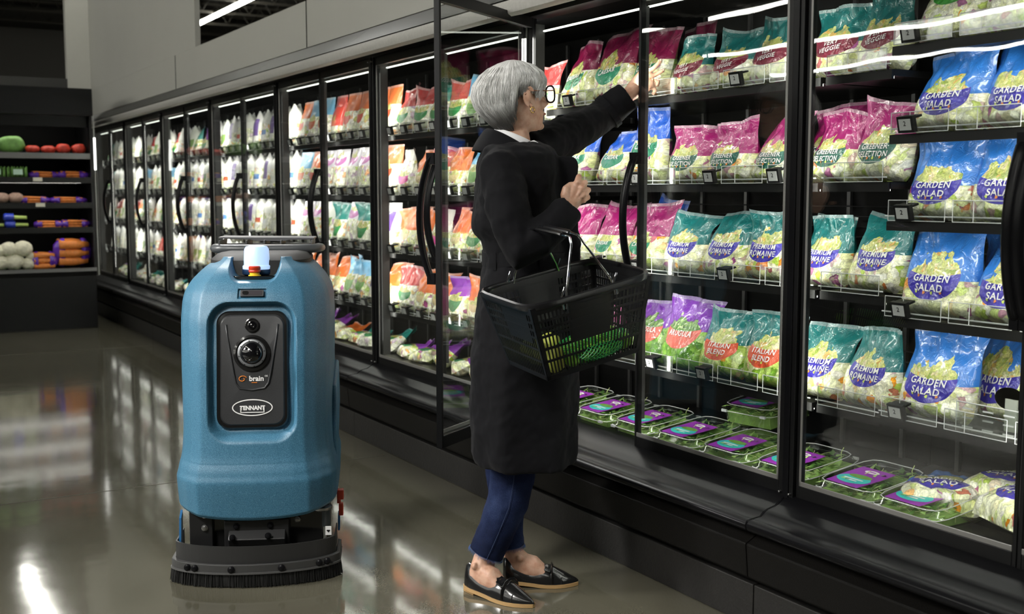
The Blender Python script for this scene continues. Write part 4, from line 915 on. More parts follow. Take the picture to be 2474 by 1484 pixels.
def bpt(u, v, k):    # u along, v across (0..1), k depth 0 top .. 1 bottom
    i = tp_*k; return Vector((i+u*(Lb-2*i), i*.8+v*(Wb-1.6*i), -HB*k))
def wallpt(side, s, k):
    return {0: bpt(s, 0, k), 1: bpt(s, 1, k), 2: bpt(0, s, k), 3: bpt(1, s, k)}[side]
bw = MB()
def strip(side, s0, s1, k0, k1, t=.0028):
    a, b_, c, d = wallpt(side, s0, k0), wallpt(side, s1, k0), wallpt(side, s1, k1), wallpt(side, s0, k1)
    n = (b_-a).cross(d-a).normalized()*t/2
    bw.add([a+n, b_+n, c+n, d+n, a-n, b_-n, c-n, d-n], [(0, 1, 2, 3), (7, 6, 5, 4), (0, 4, 5, 1), (1, 5, 6, 2), (2, 6, 7, 3), (3, 7, 4, 0)])
rows_ = [.14, .235, .33, .43, .60, .75, .93]
for side in range(4):
    ln = Lb if side < 2 else Wb; n = int(ln/.0125)
    strip(side, 0, 1, 0, .10); strip(side, 0, 1, .94, 1.0, .004)
    for kr in (.20, .30, .405, .575, .745): strip(side, 0, 1, kr-.014, kr+.014, .004)
    for q in range(n+1): strip(side, max(0, q/n-.0022/ln), min(1, q/n+.0022/ln), .08, .96)
    lo, hi = (.30, .66) if side < 2 else (.12, .62)
    strip(side, lo, hi, .10, .575, .0034) if side < 2 else strip(side, lo, hi, .10, .50, .0034)
    for s0 in (0, 1): strip(side, 0 if s0 == 0 else .965, .035 if s0 == 0 else 1, 0, 1, .004)
for q in range(15): 
    a = bpt(q/14, 0, 1); b_ = bpt(q/14, 1, 1); bw.tube([a, b_], .0022, 4)
for q in range(10): bw.tube([bpt(0, q/9, 1), bpt(1, q/9, 1)], .0022, 4)
bw.obj('basket_body', BP, bask)
rim = MB(); rp = []
for k in range(48):
    a = 2*PI*k/48; cx, cy = math.cos(a), math.sin(a); q = (abs(cx)**7+abs(cy)**7)**(-1/7)
    rp.append(Vector((Lb/2+cx*q*(Lb/2+.008), Wb/2+cy*q*(Wb/2+.008), .0)))
rim.tube(rp+[rp[0], rp[1]], [(.011, .008)]*50, 8, up=(0, 0, 1)); rim.obj('rim', BP, bask, smooth=40)
inv = BKM.inverted()
def bl_(px, py, dy): return inv @ wl(px, py, dy)
grip_pts = []
for idx, (na, u) in enumerate((((1362, 712), .27), ((1490, 682), .70))):
    base_n = Vector((Lb*u, -.004, -.005)); base_f = Vector((Lb*u, Wb+.004, -.005))
    topz = .150
    um = Lb*.46+(-.012 if idx == 0 else .014)
    tn = Vector((um, Wb*.10, topz)); tf = Vector((um, Wb*.90, topz)); 
    hw = MB(); hw.tube([base_n+Vector((0, 0, -.02)), base_n+(tn-base_n)*.2, base_n+(tn-base_n)*.92, tn+Vector((0, .008, .006)), tn+Vector((0, .04, .008)), tf+Vector((0, -.04, .008)), tf+Vector((0, -.008, .006)), base_f+(tf-base_f)*.92, base_f+(tf-base_f)*.2, base_f+Vector((0, 0, -.02))], .0032, 8)
    for bb in (base_n, base_f): hw.tube([bb+Vector((-.009, 0, -.02)), bb+Vector((-.009, 0, .018)), bb+Vector((.003, 0, .04))], .0032, 8)
    o = hw.obj('wire_handle', CHROME, bask, smooth=40)
    gp = MB(); gp.tube([tn+Vector((0, .05, .008)), tn+Vector((0, .06, .010)), tf+Vector((0, -.06, .010)), tf+Vector((0, -.05, .008))], [(.005, .007), (.006, .009), (.006, .009), (.005, .007)], 8); gp.obj('grip', BP, o, smooth=40)
    grip_pts.append(BKM @ ((tn+tf)/2))
# produce in the basket
LIME = mat('lime_skin', (.22, .50, .05), .4, var=.4, vscale=20); NET = mat('green_net', (.03, .35, .08), .4); PEAR = mat('pear_skin', (.55, .60, .10), .45, var=.25, vscale=25)
lb_ = thing('bag_of_limes', 'green net bag of limes lying in the basket', 'bag of limes'); lb_.matrix_world = BKM
lm = MB(); r_ = random.Random(4); centers = []
for a in range(6):
    for b_ in range(2):
        for c in range(1): centers.append((.140+a*.035, .055+b_*.055+r_.uniform(-.004, .004), -HB+.034+r_.uniform(0, .010)))
for a in range(4): centers.append((.17+a*.04, .08, -HB+.062))
for c in centers: 
    o = MB().ball(c, (.026, .024, .024), 14); lm.v, lm.f, lm.mi = (lm.v+o.v, lm.f+[[i+len(lm.v) for i in f_] for f_ in o.f], lm.mi+o.mi)
lm.obj('limes', LIME, lb_, smooth=0)
nt = MB()
def netp(u, v):
    a = 2*PI*v; x = .105+.235*u; s = math.sin(PI*min(max(u, .03), .97))**.35
    return Vector((x, .082+.066*s*math.cos(a), -HB+.045+.043*s*math.sin(a)*(1 if math.sin(a) > 0 else .95)))
for k in range(22):
    for sgn in (1, -1): nt.tube([netp(i/26, (k/22+sgn*i/26*.8) % 1) for i in range(27)], .0011, 3)
nt.obj('net', NET, lb_)
for i, (x, y) in enumerate(((.095, .075), (.100, .135), (.095, .20), (.16, .20))):
    o = MB(); o.lathe([(.004, -.035), (.022, -.032), (.033, -.014), (.032, .006), (.022, .024), (.016, .038), (.008, .044), (.002, .043)], 20)
    q = o.obj('pear', PEAR, None, smooth=0); q.matrix_world = BKM @ TR(x, y, -HB+.040) @ RX(.5+i) @ RY(.9*(i % 2))
    tag(q, 'yellow-green pear in the basket, '+['at the near left corner', 'behind the near corner pear', 'by the far side', 'under the handle end by the far side'][i], 'pear', 'pears in the basket')
    st = MB(); st.tube([(0, 0, .04), (.002, 0, .052), (.005, 0, .06)], .0015, 5); s_ = st.obj('stem', mat('pear_stem', (.12, .07, .02), .7), q)
# ================================================================ WOMAN
RW = Vector((Rv.x, Rv.y, 0)).normalized(); AW = Vector((Fv.x, Fv.y, 0)).normalized(); ZW = Vector((0, 0, 1)); S_ = .00131
wom = thing('person', 'grey-haired person in black coat and cropped jeans, basket on arm, reaching into cooler', 'person', (0, 0, 0))
def skin_mat():
    m = bpy.data.materials.new('skin'); m.use_nodes = True; g = G(m); b = g.n['Principled BSDF']; tc = g.node('ShaderNodeTexCoord').outputs['Object']
    n1 = g.node('ShaderNodeTexNoise', Vector=tc, Scale=45.0, Detail=4.0); c = g.ramp(n1.outputs[0], [(.3, (.46, .24, .16)), (.5, (.56, .33, .23)), (.7, (.62, .39, .29))])
    g.put(b.inputs['Base Color'], c); b.inputs['Roughness'].default_value = .48; b.inputs['Subsurface Weight'].default_value = .12; b.inputs['Subsurface Radius'].default_value = (.01, .004, .002); b.inputs['Subsurface Scale'].default_value = .5
    n2 = g.node('ShaderNodeTexNoise', Vector=tc, Scale=260.0, Detail=2.0); bm = g.node('ShaderNodeBump', Strength=.35, Distance=.001, Height=n2.outputs[0]); g.put(b.inputs['Normal'], bm.outputs[0]); return m
SKIN = skin_mat()
def remesh(o, vox, smooth=6, fac=.5):
    r = o.modifiers.new('remesh', 'REMESH'); r.mode = 'VOXEL'; r.voxel_size = vox; r.use_smooth_shade = True
    if smooth: s = o.modifiers.new('smooth', 'SMOOTH'); s.iterations = smooth; s.factor = fac
    return o
def ell(c, a, b_, n=40, p=2.3, rot=0, ax=None, ay=None):
    ax = ax or RW; ay = ay or AW; out = []
    for k in range(n):
        t = 2*PI*k/n; cx, cy = math.cos(t), math.sin(t)
        out.append(c+ax*(a*math.copysign(abs(cx)**(2/p), cx))+ay*(b_*math.copysign(abs(cy)**(2/p), cy)))
    return out
# head frame
hy = math.radians(31); HF = RW*math.cos(hy)+AW*math.sin(hy); HS = RW*math.sin(hy)-AW*math.cos(hy)     # forward, her right side
tilt = math.radians(6); HFt = HF*math.cos(tilt)+ZW*math.sin(tilt); HU = ZW*math.cos(tilt)-HF*math.sin(tilt)
HC = wl(1247, 233, 0)
def hp(x, y, z): return HC+HFt*x+HS*y+HU*z
HM = Matrix(((HFt.x, HS.x, HU.x, HC.x), (HFt.y, HS.y, HU.y, HC.y), (HFt.z, HS.z, HU.z, HC.z), (0, 0, 0, 1)))
body = MB()
HT = [(-.112, .064, .00, .026), (-.104, .078, -.02, .038), (-.09, .083, -.042, .047), (-.07, .086, -.06, .055), (-.045, .086, -.078, .062), (-.02, .086, -.09, .068), (.005, .086, -.098, .071), (.03, .092, -.10, .072), (.055, .085, -.096, .067), (.078, .062, -.08, .052), (.09, .035, -.06, .034), (.096, .0, -.03, .012)]
def hring(z, xf, xb, hw, n=36):
    out = []
    for k in range(n):
        t = 2*PI*k/n; c, s = math.cos(t), math.sin(t); x = (xf if c > 0 else -xb)*c
        cx = 0; y = hw*math.copysign(abs(s)**.9, s); out.append(hp(x, y, z))
    return out
body.rings([hring(*r) for r in HT])
body.tube([hp(.088, 0, .012), hp(.098, 0, -.010), hp(.108, 0, -.028), hp(.092, 0, -.040)], [.006, .0075, .0105, .009], 10)
for s in (-1, 1): body.ball(hp(.094, .010*s, -.032), .0068, 8); body.ball(hp(.070, .030*s, .020), (.022, .022, .009), 10); body.ball(hp(.060, .042*s, -.030), (.022, .018, .018), 10)
body.tube([hp(.076, -.022, -.060), hp(.088, -.010, -.057), hp(.091, 0, -.058), hp(.088, .010, -.057), hp(.076, .022, -.060)], [.003, .0055, .006, .0055, .003], 8)
body.tube([hp(.076, -.020, -.062), hp(.087, 0, -.068), hp(.076, .020, -.062)], [.003, .0065, .003], 8)
body.ball(hp(.076, 0, -.098), (.016, .018, .013), 10)
# ears
for s in (1, -1):
    e = []
    for k in range(15):
        a = math.radians(-120+k*255/14+0); e.append(hp(-.006-.017*math.cos(a)*.85, s*(.073+.010+.004*math.sin(a)), .000+.029*math.sin(a)))
    e = [hp(-.004+.016*math.cos(a)*(-1), s*(.076+.011*(.6-.4*math.cos(a))), -.006+.030*math.sin(a)) for a in [math.radians(-75+k*230/14) for k in range(15)]]
    body.tube(e, [.0055]+[.0042]*13+[.003], 8)
    body.ball(hp(-.006, s*.078, -.006), (.010, .012, .022), 10); body.ball(hp(.003, s*.078, -.034), (.007, .006, .009), 8)
# neck and torso
nb0, nb1 = hp(-.02, 0, -.05), wl(1236, 345, .01)
body.rings([ell(hp(-.018, 0, -.03), .058, .052), ell(hp(-.016, 0, -.07), .053, .049), ell(nb0+(nb1-nb0)*.55, .052, .050), ell(nb1, .060, .062), ell(wl(1240, 375, .01), .085, .12), ell(wl(1245, 450, 0), .10, .15), ell(wl(1255, 600, 0), .085, .125), ell(wl(1262, 720, 0), .11, .155), ell(wl(1262, 790, 0), .10, .15)])
# legs
body.tube([wl(1250, 760, -.06), wl(1243, 1090, -.02), wl(1222, 1230, -.02), wl(1176, 1335, -.03), wl(1168, 1375, -.035)], [.075, .06, .048, .034, .034], 14)
body.tube([wl(1255, 760, .07), wl(1215, 1090, .08), wl(1228, 1230, .06), wl(1238, 1322, .05), wl(1246, 1372, .045)], [.075, .055, .045, .033, .034], 14)
def foot(h, t, ank):          # heel and toe points on the ground
    f = (t-h).normalized(); s = f.cross(ZW)
    def q(a, z): return h+f*a+ZW*z
    body.rings([ell(c, wd, hh, 20, 2.3, 0, s, ZW) for c, wd, hh in ((q(.02, .048), .018, .02), (q(.035, .05), .028, .034), (q(.07, .05), .032, .042), (q(.11, .045), .034, .036), (q(.145, .026), .030, .018), (q(.19, .022), .026, .010))])
    body.tube([ank, q(.055, .07), q(.06, .05)], [.033, .033, .030], 14)
    for m_ in (-1, 1): body.ball(q(.055, .085)+s*.030*m_, .012, 8)
def gp(px, py): return hit(px, py, 2, 0)
h1, t1 = gp(1129, 1424), gp(1290, 1469); h2, t2 = gp(1216, 1411), gp(1397, 1413)
h1.z = t1.z = h2.z = t2.z = .012
foot(h1, t1, wl(1170, 1345, -.033)); foot(h2, t2, wl(1242, 1340, .048))
# right arm (near) and hand
ra = [wl(1222, 385, -.15), wl(1236, 480, -.21), wl(1262, 600, -.255), wl(1320, 555, -.25), wl(1372, 505, -.21)]
body.tube(ra, [.045, .042, .038, .034, .027], 12)
wr = wl(1374, 506, -.17); kn = [wl(1395, 441, -.180), wl(1406, 455, -.185), wl(1411, 470, -.182), wl(1409, 484, -.172)]
pal = wl(1386, 474, -.172)
pm_ = [ell(c, a, b_, 20, 2.4, 0, (kn[3]-kn[0]).normalized(), AW) for c, a, b_ in ((wr, .026, .021), (wl(1380, 492, -.172), .031, .022), (wl(1388, 474, -.172), .037, .021), (wl(1399, 462, -.170), .036, .017))]
body.rings(pm_)
for i, k in enumerate(kn):
    L = (.95, 1.05, 1.0, .85)[i]; up = (kn[0]-kn[3]).normalized(); out = (k-wr).normalized()
    body.tube([pal+(k-pal)*.35, k, k+out*.020*L+AW*.016, k+out*.012*L+AW*.046, k-out*.018*L+AW*.052, k-out*.030*L+AW*.040], [.011, .0108, .0096, .0088, .008, .007], 8)
    body.ball(k-AW*.003, .0108, 8)
    body.tube([k-AW*.008, wr+(k-wr)*.4-AW*.0165], [.004, .003], 6)
body.tube([wl(1370, 490, -.182), wl(1364, 470, -.190), wl(1367, 456, -.188), wl(1379, 447, -.172), wl(1388, 446, -.150)], [.014, .0135, .0115, .0105, .008], 10)
# left arm and hand reaching into the cooler
def hx(px, py, X): return hit(px, py, 0, X)
HX = 2.435
cuffL = hx(1516, 232, 2.335)
la = [wl(1306, 350, .14), wl(1365, 330, .22), wl(1410, 308, .30), wl(1462, 276, .375), cuffL]
body.tube(la+[hx(1538, 214, 2.375)], [.045, .04, .036, .031, .026, .024], 12)
pw = [hx(1530, 220, 2.365), hx(1547, 205, 2.40), hx(1562, 192, 2.43)]
dirL = (pw[2]-pw[0]).normalized(); sdL = (hx(1550, 172, HX)-hx(1566, 222, HX)).normalized(); sdL = (sdL-dirL*sdL.dot(dirL)).normalized(); nL = dirL.cross(sdL)
body.rings([ell(c, a, b_, 20, 2.4, 0, sdL, nL) for c, a, b_ in ((hx(1520, 228, 2.345), .027, .021), (pw[0], .028, .020), (pw[1], .037, .018), (pw[2], .039, .015))])
fk = [pw[2]+sdL*.029, pw[2]+sdL*.010+dirL*.004, pw[2]-sdL*.010+dirL*.002, pw[2]-sdL*.028-dirL*.004]
tips = [(hx(1578, 166, 2.448), hx(1590, 154, 2.456), hx(1598, 146, 2.462)), (hx(1582, 181, 2.46), hx(1595, 174, 2.466), hx(1604, 170, 2.472)), (hx(1581, 196, 2.455), hx(1591, 197, 2.462), hx(1588, 208, 2.466)), (hx(1577, 210, 2.45), hx(1583, 219, 2.455), hx(1577, 228, 2.458))]
for k, tp in zip(fk, tips): body.tube([pw[1]+(k-pw[1])*.3, k, *tp], [.010, .0098, .0088, .008, .0068], 8)
body.tube([pw[0]+sdL*.018, hx(1547, 180, 2.405), hx(1556, 166, 2.43), hx(1566, 160, 2.45)], [.014, .0125, .011, .0085], 8)
bo = body.obj('body', SKIN, wom); remesh(bo, .0034, 3)
nl = MB()
for tp in tips[:2]: nl = MB(); nl.ball(tp[2]-AW*.0035+ZW*.0015-RW*.001, (.0042, .0036, .0044), 8); nl.obj('fingernail', mat('nail', (.80, .55, .46), .25), wom, smooth=0)
rg = MB(); rc_ = (fk[2]+tips[2][0])/2; rg.tube([rc_+sdL*.0105*math.cos(a)+nL*.0105*math.sin(a) for a in [2*PI*k/16 for k in range(17)]], .0016, 6); rg.ball(rc_-nL*.011-sdL*.003, .004, 8); rg.obj('ring', mat('gold', (.8, .5, .2), .2, 1), wom)
er = MB(); ec = hp(.004, .082, -.047); er.tube([ec+HFt*.0075*math.cos(a)+HU*.0085*math.sin(a) for a in [2*PI*k/16 for k in range(15)]], .0022, 6)
for k in range(7): er.ball(ec+HFt*.0075*math.cos(k)+HU*.0085*math.sin(k)+HS*.001, .0028, 6)
er.obj('earring', MATS['gold'], wom, smooth=0)
for s in (1, -1):
    e = MB(); e.ball(hp(.074, .030*s, .002), .0125, 14); e.ball(hp(.0835, .030*s, .002), .0045, 8, mi=1); e.obj('eye', [mat('eye_white', (.75, .72, .68), .2), mat('iris', (.06, .05, .03), .15)], wom, smooth=0)
mo = MB(); mo.tube([hp(.082, -.020, -.0625), hp(.095, -.008, -.061), hp(.0965, 0, -.062), hp(.095, .008, -.061), hp(.082, .020, -.0625)], [.002, .0042, .0046, .0042, .002], 8); mo.obj('lips', mat('lip_rose', (.45, .16, .13), .4), wom, smooth=0)
for s in (1, -1): bw_ = MB(); bw_.tube([hp(.093, .014*s, .022), hp(.091, .032*s, .027), hp(.078, .048*s, .022)], [.002, .003, .0015], 6); bw_.obj('eyebrow', mat('brow_grey', (.25, .24, .23), .7), wom)
# spectacles
gl_ = MB(); gf = mat('spectacle_frame', (.02, .018, .018), .2, coat=.5)
lens = MB()
for s in (1, -1):
    pts = []
    for k in range(28):
        a = 2*PI*k/28; q = (abs(math.cos(a))**2.6+abs(math.sin(a))**2.6)**(-1/2.6); pts.append(hp(.108-.05*abs(.031*s+.026*q*math.cos(a))**1.2, .031*s+.026*q*math.cos(a), -.002+.0255*q*math.sin(a)))
    gl_.tube(pts+pts[:2], .0030, 7); lens.add(pts, [tuple(range(28))])
gl_.tube([hp(.107, -.007, .004), hp(.110, 0, .007), hp(.107, .007, .004)], .002, 6)
gl_.obj('spectacles', gf, wom, smooth=0); lens.obj('lens', LENS, wom)
for s in (1, -1): tm = MB(); tm.tube([hp(.104, .057*s, .008), hp(.06, .078*s, .008), hp(.0, .083*s, .012), hp(-.018, .082*s, .0)], .0017, 6); tm.obj('temple_arm', mat('tortoise', (.20, .07, .03), .25), wom, smooth=0)
# hair
def hair_mat():
    m = bpy.data.materials.new('silver_hair'); m.use_nodes = True; g = G(m); b = g.n['Principled BSDF']
    uv = g.node('ShaderNodeUVMap').outputs[0]; sp_ = g.node('ShaderNodeSeparateXYZ', Vector=uv)
    mp = g.node('ShaderNodeMapping', Vector=uv); mp.inputs['Scale'].default_value = (90, 2.2, 1)
    n1 = g.node('ShaderNodeTexNoise', Vector=mp.outputs[0], Scale=1.0, Detail=5.0, Roughness=.7)
    mp2 = g.node('ShaderNodeMapping', Vector=uv); mp2.inputs['Scale'].default_value = (14, 1.6, 1)
    n2 = g.node('ShaderNodeTexNoise', Vector=mp2.outputs[0], Scale=1.0, Detail=2.0)
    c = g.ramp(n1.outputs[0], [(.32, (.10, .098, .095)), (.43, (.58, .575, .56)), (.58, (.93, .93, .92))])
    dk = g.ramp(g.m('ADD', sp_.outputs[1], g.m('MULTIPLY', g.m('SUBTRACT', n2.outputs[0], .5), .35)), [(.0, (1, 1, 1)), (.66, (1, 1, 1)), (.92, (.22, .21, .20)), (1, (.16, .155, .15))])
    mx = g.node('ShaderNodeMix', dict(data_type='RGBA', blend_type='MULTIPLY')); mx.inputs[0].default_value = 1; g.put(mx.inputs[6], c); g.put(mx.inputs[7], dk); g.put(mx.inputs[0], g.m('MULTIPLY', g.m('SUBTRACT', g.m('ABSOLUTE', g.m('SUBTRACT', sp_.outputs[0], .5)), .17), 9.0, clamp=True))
    g.put(b.inputs['Base Color'], mx.outputs[2]); b.inputs['Roughness'].default_value = .42; b.inputs['Anisotropic'].default_value = .5
    bm = g.node('ShaderNodeBump', Strength=.6, Distance=.002, Height=n1.outputs[0]); g.put(b.inputs['Normal'], bm.outputs[0]); return m
HAIRT = [(-.112, .02, -.055, .045), (-.098, .03, -.075, .058), (-.075, .045, -.100, .070), (-.045, .068, -.130, .080), (-.02, .085, -.147, .086), (.01, .096, -.153, .090), (.04, .101, -.143, .089), (.065, .093, -.122, .080), (.088, .070, -.092, .062), (.104, .035, -.055, .038), (.112, .0, -.02, .008)]
def azb(a):          # lower edge of the hair by azimuth (0 = face)
    d = abs((a+PI) % (2*PI)-PI)/PI*180
    return lerp_tab([(0, .040), (25, .036), (45, .018), (58, -.006), (68, -.012), (76, .008), (90, .014), (104, .004), (116, -.062), (135, -.094), (180, -.104)], d)[0]
def hairpt(a, v, off=0):
    zb = azb(a); z = .1118-(.1118-zb)*v**.86
    xf, xb, hw = lerp_tab(HAIRT, z); c, s = math.cos(a), math.sin(a)
    x = (xf if c > 0 else -xb)*c; y = hw*s
    k = 1+off+.028*noise.noise(Vector((c*9+3, s*9, v*1.8)))*min(1, v*3)+.012*noise.noise(Vector((c*34, s*34, v*2.5)))*min(1, v*3)
    if 68 < abs((a+PI) % (2*PI)-PI)/PI*180 < 108: k -= .10*sstep((v-.6)/.4)
    sx = -.02; return hp(sx+(x-sx)*k, y*k, z)
ha = MB(); NA = 200
vs_, uv_ = [], []
for j in range(41):
    for i in range(NA+1):
        a = 2*PI*i/NA-PI; vs_.append(hairpt(a+.5*math.sin(a)*(1-j/40)*0, j/40)); uv_.append((i/NA, j/40))
ha.add(vs_, [(j*(NA+1)+i, (j+1)*(NA+1)+i, (j+1)*(NA+1)+i+1, j*(NA+1)+i+1) for j in range(40) for i in range(NA)], uvs=uv_)
rh = random.Random(5)
for k in range(2600):                       # loose strands over the cap, feathered past its lower edge
    a = rh.uniform(-PI, PI); v0 = rh.uniform(.02, .65); v1 = min(1.10, v0+rh.uniform(.35, .7)); dr = rh.uniform(-.14, .14); of = rh.uniform(.0, .028); n = 8; pts = []
    if k % 3 == 0: v0, v1 = .6, rh.uniform(.98, 1.12)
    for i in range(n):
        t = i/(n-1); pts.append(hairpt(a+dr*t, v0+(v1-v0)*t, of*(.3+.7*math.sin(PI*min(t*1.1, 1)))-.02*max(0, t-.8)))
    r0 = rh.uniform(.0004, .0009); b0 = len(ha.v)
    ha.tube(pts, [r0*.5]+[r0]*(n-2)+[r0*.25], 3)
    u = (a+PI)/(2*PI); ha.uvs[b0:] = [(u+rh.uniform(-.004, .004), min(.999, v0+(v1-v0)*i/(n-1))) for i in range(n) for _ in range(3)]
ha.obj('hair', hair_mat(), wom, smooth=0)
# coat
COAT = mat('black_wool', (.0045, .0045, .0058), .8, spec=.12, bump=.35, bscale=900, var=.15, vscale=6)
COAT.node_tree.nodes['Principled BSDF'].inputs['Sheen Weight'].default_value = .03
ct_ = [(345, 1178, 1300, .10), (358, 1167, 1330, .155), (375, 1160, 1345, .182), (410, 1153, 1346, .190), (460, 1147, 1345, .180), (510, 1144, 1345, .172), (552, 1141, 1350, .168), (566, 1150, 1352, .160), (580, 1163, 1355, .152), (610, 1168, 1362, .148), (650, 1165, 1378, .155), (720, 1154, 1394, .175), (800, 1142, 1400, .195), (900, 1135, 1397, .205), (1000, 1134, 1391, .212), (1080, 1140, 1391, .216), (1108, 1150, 1391, .216)]
cb = MB(); R_ = []
for py, xl, xr, hy_ in ct_:
    c = wl((xl+xr)/2, py, 0); rg_ = ell(c, (xr-xl)/2*S_, hy_, 72, 2.4)
    if py > 640:                               # hanging folds
        rg_ = [p+(p-c).normalized()*.010*math.sin(k/72*2*PI*7+py*.002)*(py-640)/470 for k, p in enumerate(rg_)]
    R_.append(rg_)
cb.rings(R_)
cb.tube([wl(1222, 388, -.09), wl(1212, 410, -.16), wl(1222, 480, -.212), wl(1240, 560, -.245), wl(1262, 606, -.26), wl(1300, 580, -.258), wl(1335, 545, -.242), wl(1374, 503, -.212)], [(.060, .06), (.070, .066), (.070, .066), (.064, .062), (.062, .060), (.059, .056), (.054, .052), (.047, .046)], 20)
cb.tube([wl(1275, 368, .08), wl(1318, 352, .14), wl(1365, 330, .22), wl(1410, 308, .30), wl(1462, 276, .375), cuffL], [.065, .072, .068, .060, .056, .053], 20)
fl_ = MB()   # open front panel held forward
poly = [(1300, 380), (1376, 377), (1388, 381), (1393, 392), (1395, 470), (1400, 580), (1404, 690), (1402, 800), (1320, 800), (1300, 600)]
cb.rings([[wl(x, y, dd) for x, y in poly] for dd in (-.060, -.044)])
for (a_, b_) in ((((1180, 420), (1172, 545))),): pass
co = cb.obj('coat', COAT, wom); remesh(co, .0065, 5)
tx_ = bpy.data.textures.new('folds', 'CLOUDS'); tx_.noise_scale = .075; tx_.noise_depth = 3
dm = co.modifiers.new('folds', 'DISPLACE'); dm.texture = tx_; dm.strength = .020; dm.mid_level = .5; dm.texture_coords = 'LOCAL'
def ribbon(pts, w, th, name, m_, par=wom, nrm=None, sub=0):
    b_ = MB(); n = len(pts); R = []
    for i, p in enumerate(pts):
        T = (pts[min(i+1, n-1)]-pts[max(0, i-1)]).normalized(); N = nrm(p).normalized() if nrm else AW; B = T.cross(N).normalized()
        R.append([p+B*w/2+N*th/2, p-B*w/2+N*th/2, p-B*w/2-N*th/2, p+B*w/2-N*th/2])
    b_.rings(R); return b_.obj(name, m_, par, bevel=.001)
bc_ = wl(1267, 622, 0)
bp_ = [bc_+RW*(.132*math.cos(a))+AW*(.153*math.sin(a))+ZW*.004*math.sin(3*a) for a in [2*PI*k/48 for k in range(49)]]
ribbon(bp_, .045, .006, 'belt', COAT, nrm=lambda p: p-bc_)
for a in (-2.3, -1.2): lp = bc_+RW*(.137*math.cos(a))+AW*(.158*math.sin(a)); ribbon([lp+ZW*.034, lp, lp-ZW*.034], .012, .005, 'belt_loop', COAT, nrm=lambda p: p-bc_)
# cuffs straps
def ringpts(c, ax, r, n=24):
    ax = ax.normalized(); u = ax.cross(ZW).normalized(); v = ax.cross(u); return [c+u*r*math.cos(2*PI*k/n)+v*r*math.sin(2*PI*k/n) for k in range(n+1)]
dL = (cuffL-wl(1462, 276, .375)); cm_ = cuffL-dL.normalized()*.085
ribbon(ringpts(cm_, dL, .0605), .022, .005, 'cuff_strap', COAT, nrm=lambda p: p-cm_)
# collar: turned-down band open at the front
def collar(name, m_, a0, a1, zi, prof, th, base):
    c_ = MB(); R = []; n = 56
    for k in range(n+1):
        a = math.radians(a0+(a1-a0)*k/n); d = Vector((math.cos(a), math.sin(a)))
        f = max(0, math.cos(a))
        ring = []
        for (r, dz, drop) in prof: ring.append(base+RW*(d.x*r*1.0)+AW*(d.y*r*1.08)+ZW*(dz-drop*((1+d.x)/2)**1.3))
        R.append(ring)
    nn = len(prof); vs = [p for r in R for p in r]; fs = [(i*nn+j, i*nn+j+1, (i+1)*nn+j+1, (i+1)*nn+j) for i in range(n) for j in range(nn-1)]
    c_.add(vs, fs); o = c_.obj(name, m_, wom, smooth=0); s = o.modifiers.new('thick', 'SOLIDIFY'); s.thickness = th; s.offset = 0
    b2_ = o.modifiers.new('sub', 'SUBSURF'); b2_.levels = 1; b2_.render_levels = 1; return o
cbase = wl(1238, 330, .01)
collar('collar', COAT, -52, -318, 0, [(.072, -.02, .04), (.074, .020, .085), (.084, .026, .09), (.098, .012, .09), (.120, -.022, .075), (.132, -.046, .065)], .005, cbase+RW*.004)
collar('shirt_collar', mat('white_cotton', (.78, .78, .80), .8), -18, -342, 0, [(.055, -.03, .04), (.060, .018, .045), (.067, .026, .05), (.074, .008, .06), (.084, -.022, .075)], .002, cbase+RW*.012+ZW*.002)
sh_ = MB(); sh_.rings([[wl(x, y, dd) for x, y in ((1290, 338), (1312, 352), (1309, 380), (1302, 392), (1280, 375), (1262, 350))] for dd in (-.075, -.04)]); remesh(sh_.obj('shirt_front', MATS['white_cotton'], wom), .004, 4)
sr_ = MB(); cf_ = hit(1522, 228, 0, 2.348)
# seam lines on the coat back
def seam(pts, name='seam'): m_ = MB(); m_.tube(pts, .0014, 5); m_.obj(name, COAT, wom)
# jeans
DEN = bpy.data.materials.new('denim'); DEN.use_nodes = True; g = G(DEN); b = g.n['Principled BSDF']; tc = g.node('ShaderNodeTexCoord').outputs['Object']
wv = g.node('ShaderNodeTexNoise', Vector=tc, Scale=700.0, Detail=2.0); w2 = g.node('ShaderNodeTexNoise', Vector=tc, Scale=9.0, Detail=4.0)
g.put(b.inputs['Base Color'], g.ramp(g.m('MULTIPLY_ADD', wv.outputs[0], .5, g.m('MULTIPLY', w2.outputs[0], .5)), [(.38, (.003, .006, .022)), (.5, (.007, .013, .045)), (.64, (.022, .036, .09))]))
b.inputs['Roughness'].default_value = .8; b.inputs['Specular IOR Level'].default_value = .15; bm_ = g.node('ShaderNodeBump', Strength=.5, Distance=.001, Height=wv.outputs[0]); g.put(b.inputs['Normal'], bm_.outputs[0])
j = MB()
nearp = [wl(1244, 1060, -.03), wl(1238, 1150, -.03), wl(1226, 1215, -.035), wl(1202, 1275, -.035), wl(1174, 1338, -.035)]
farp = [wl(1222, 1060, .08), wl(1220, 1150, .075), wl(1224, 1215, .065), wl(1229, 1270, .055), wl(1236, 1322, .05)]
j.tube(nearp, [.078, .072, .066, .060, .057], 24); j.tube(farp, [.07, .064, .056, .048, .043], 24)
jo = j.obj('jeans', DEN, wom); remesh(jo, .005, 4)
tj = bpy.data.textures.new('jfolds', 'CLOUDS'); tj.noise_scale = .05; dj = jo.modifiers.new('folds', 'DISPLACE'); dj.texture = tj; dj.strength = .008; dj.texture_coords = 'LOCAL'
fr = MB(); rf = random.Random(9)
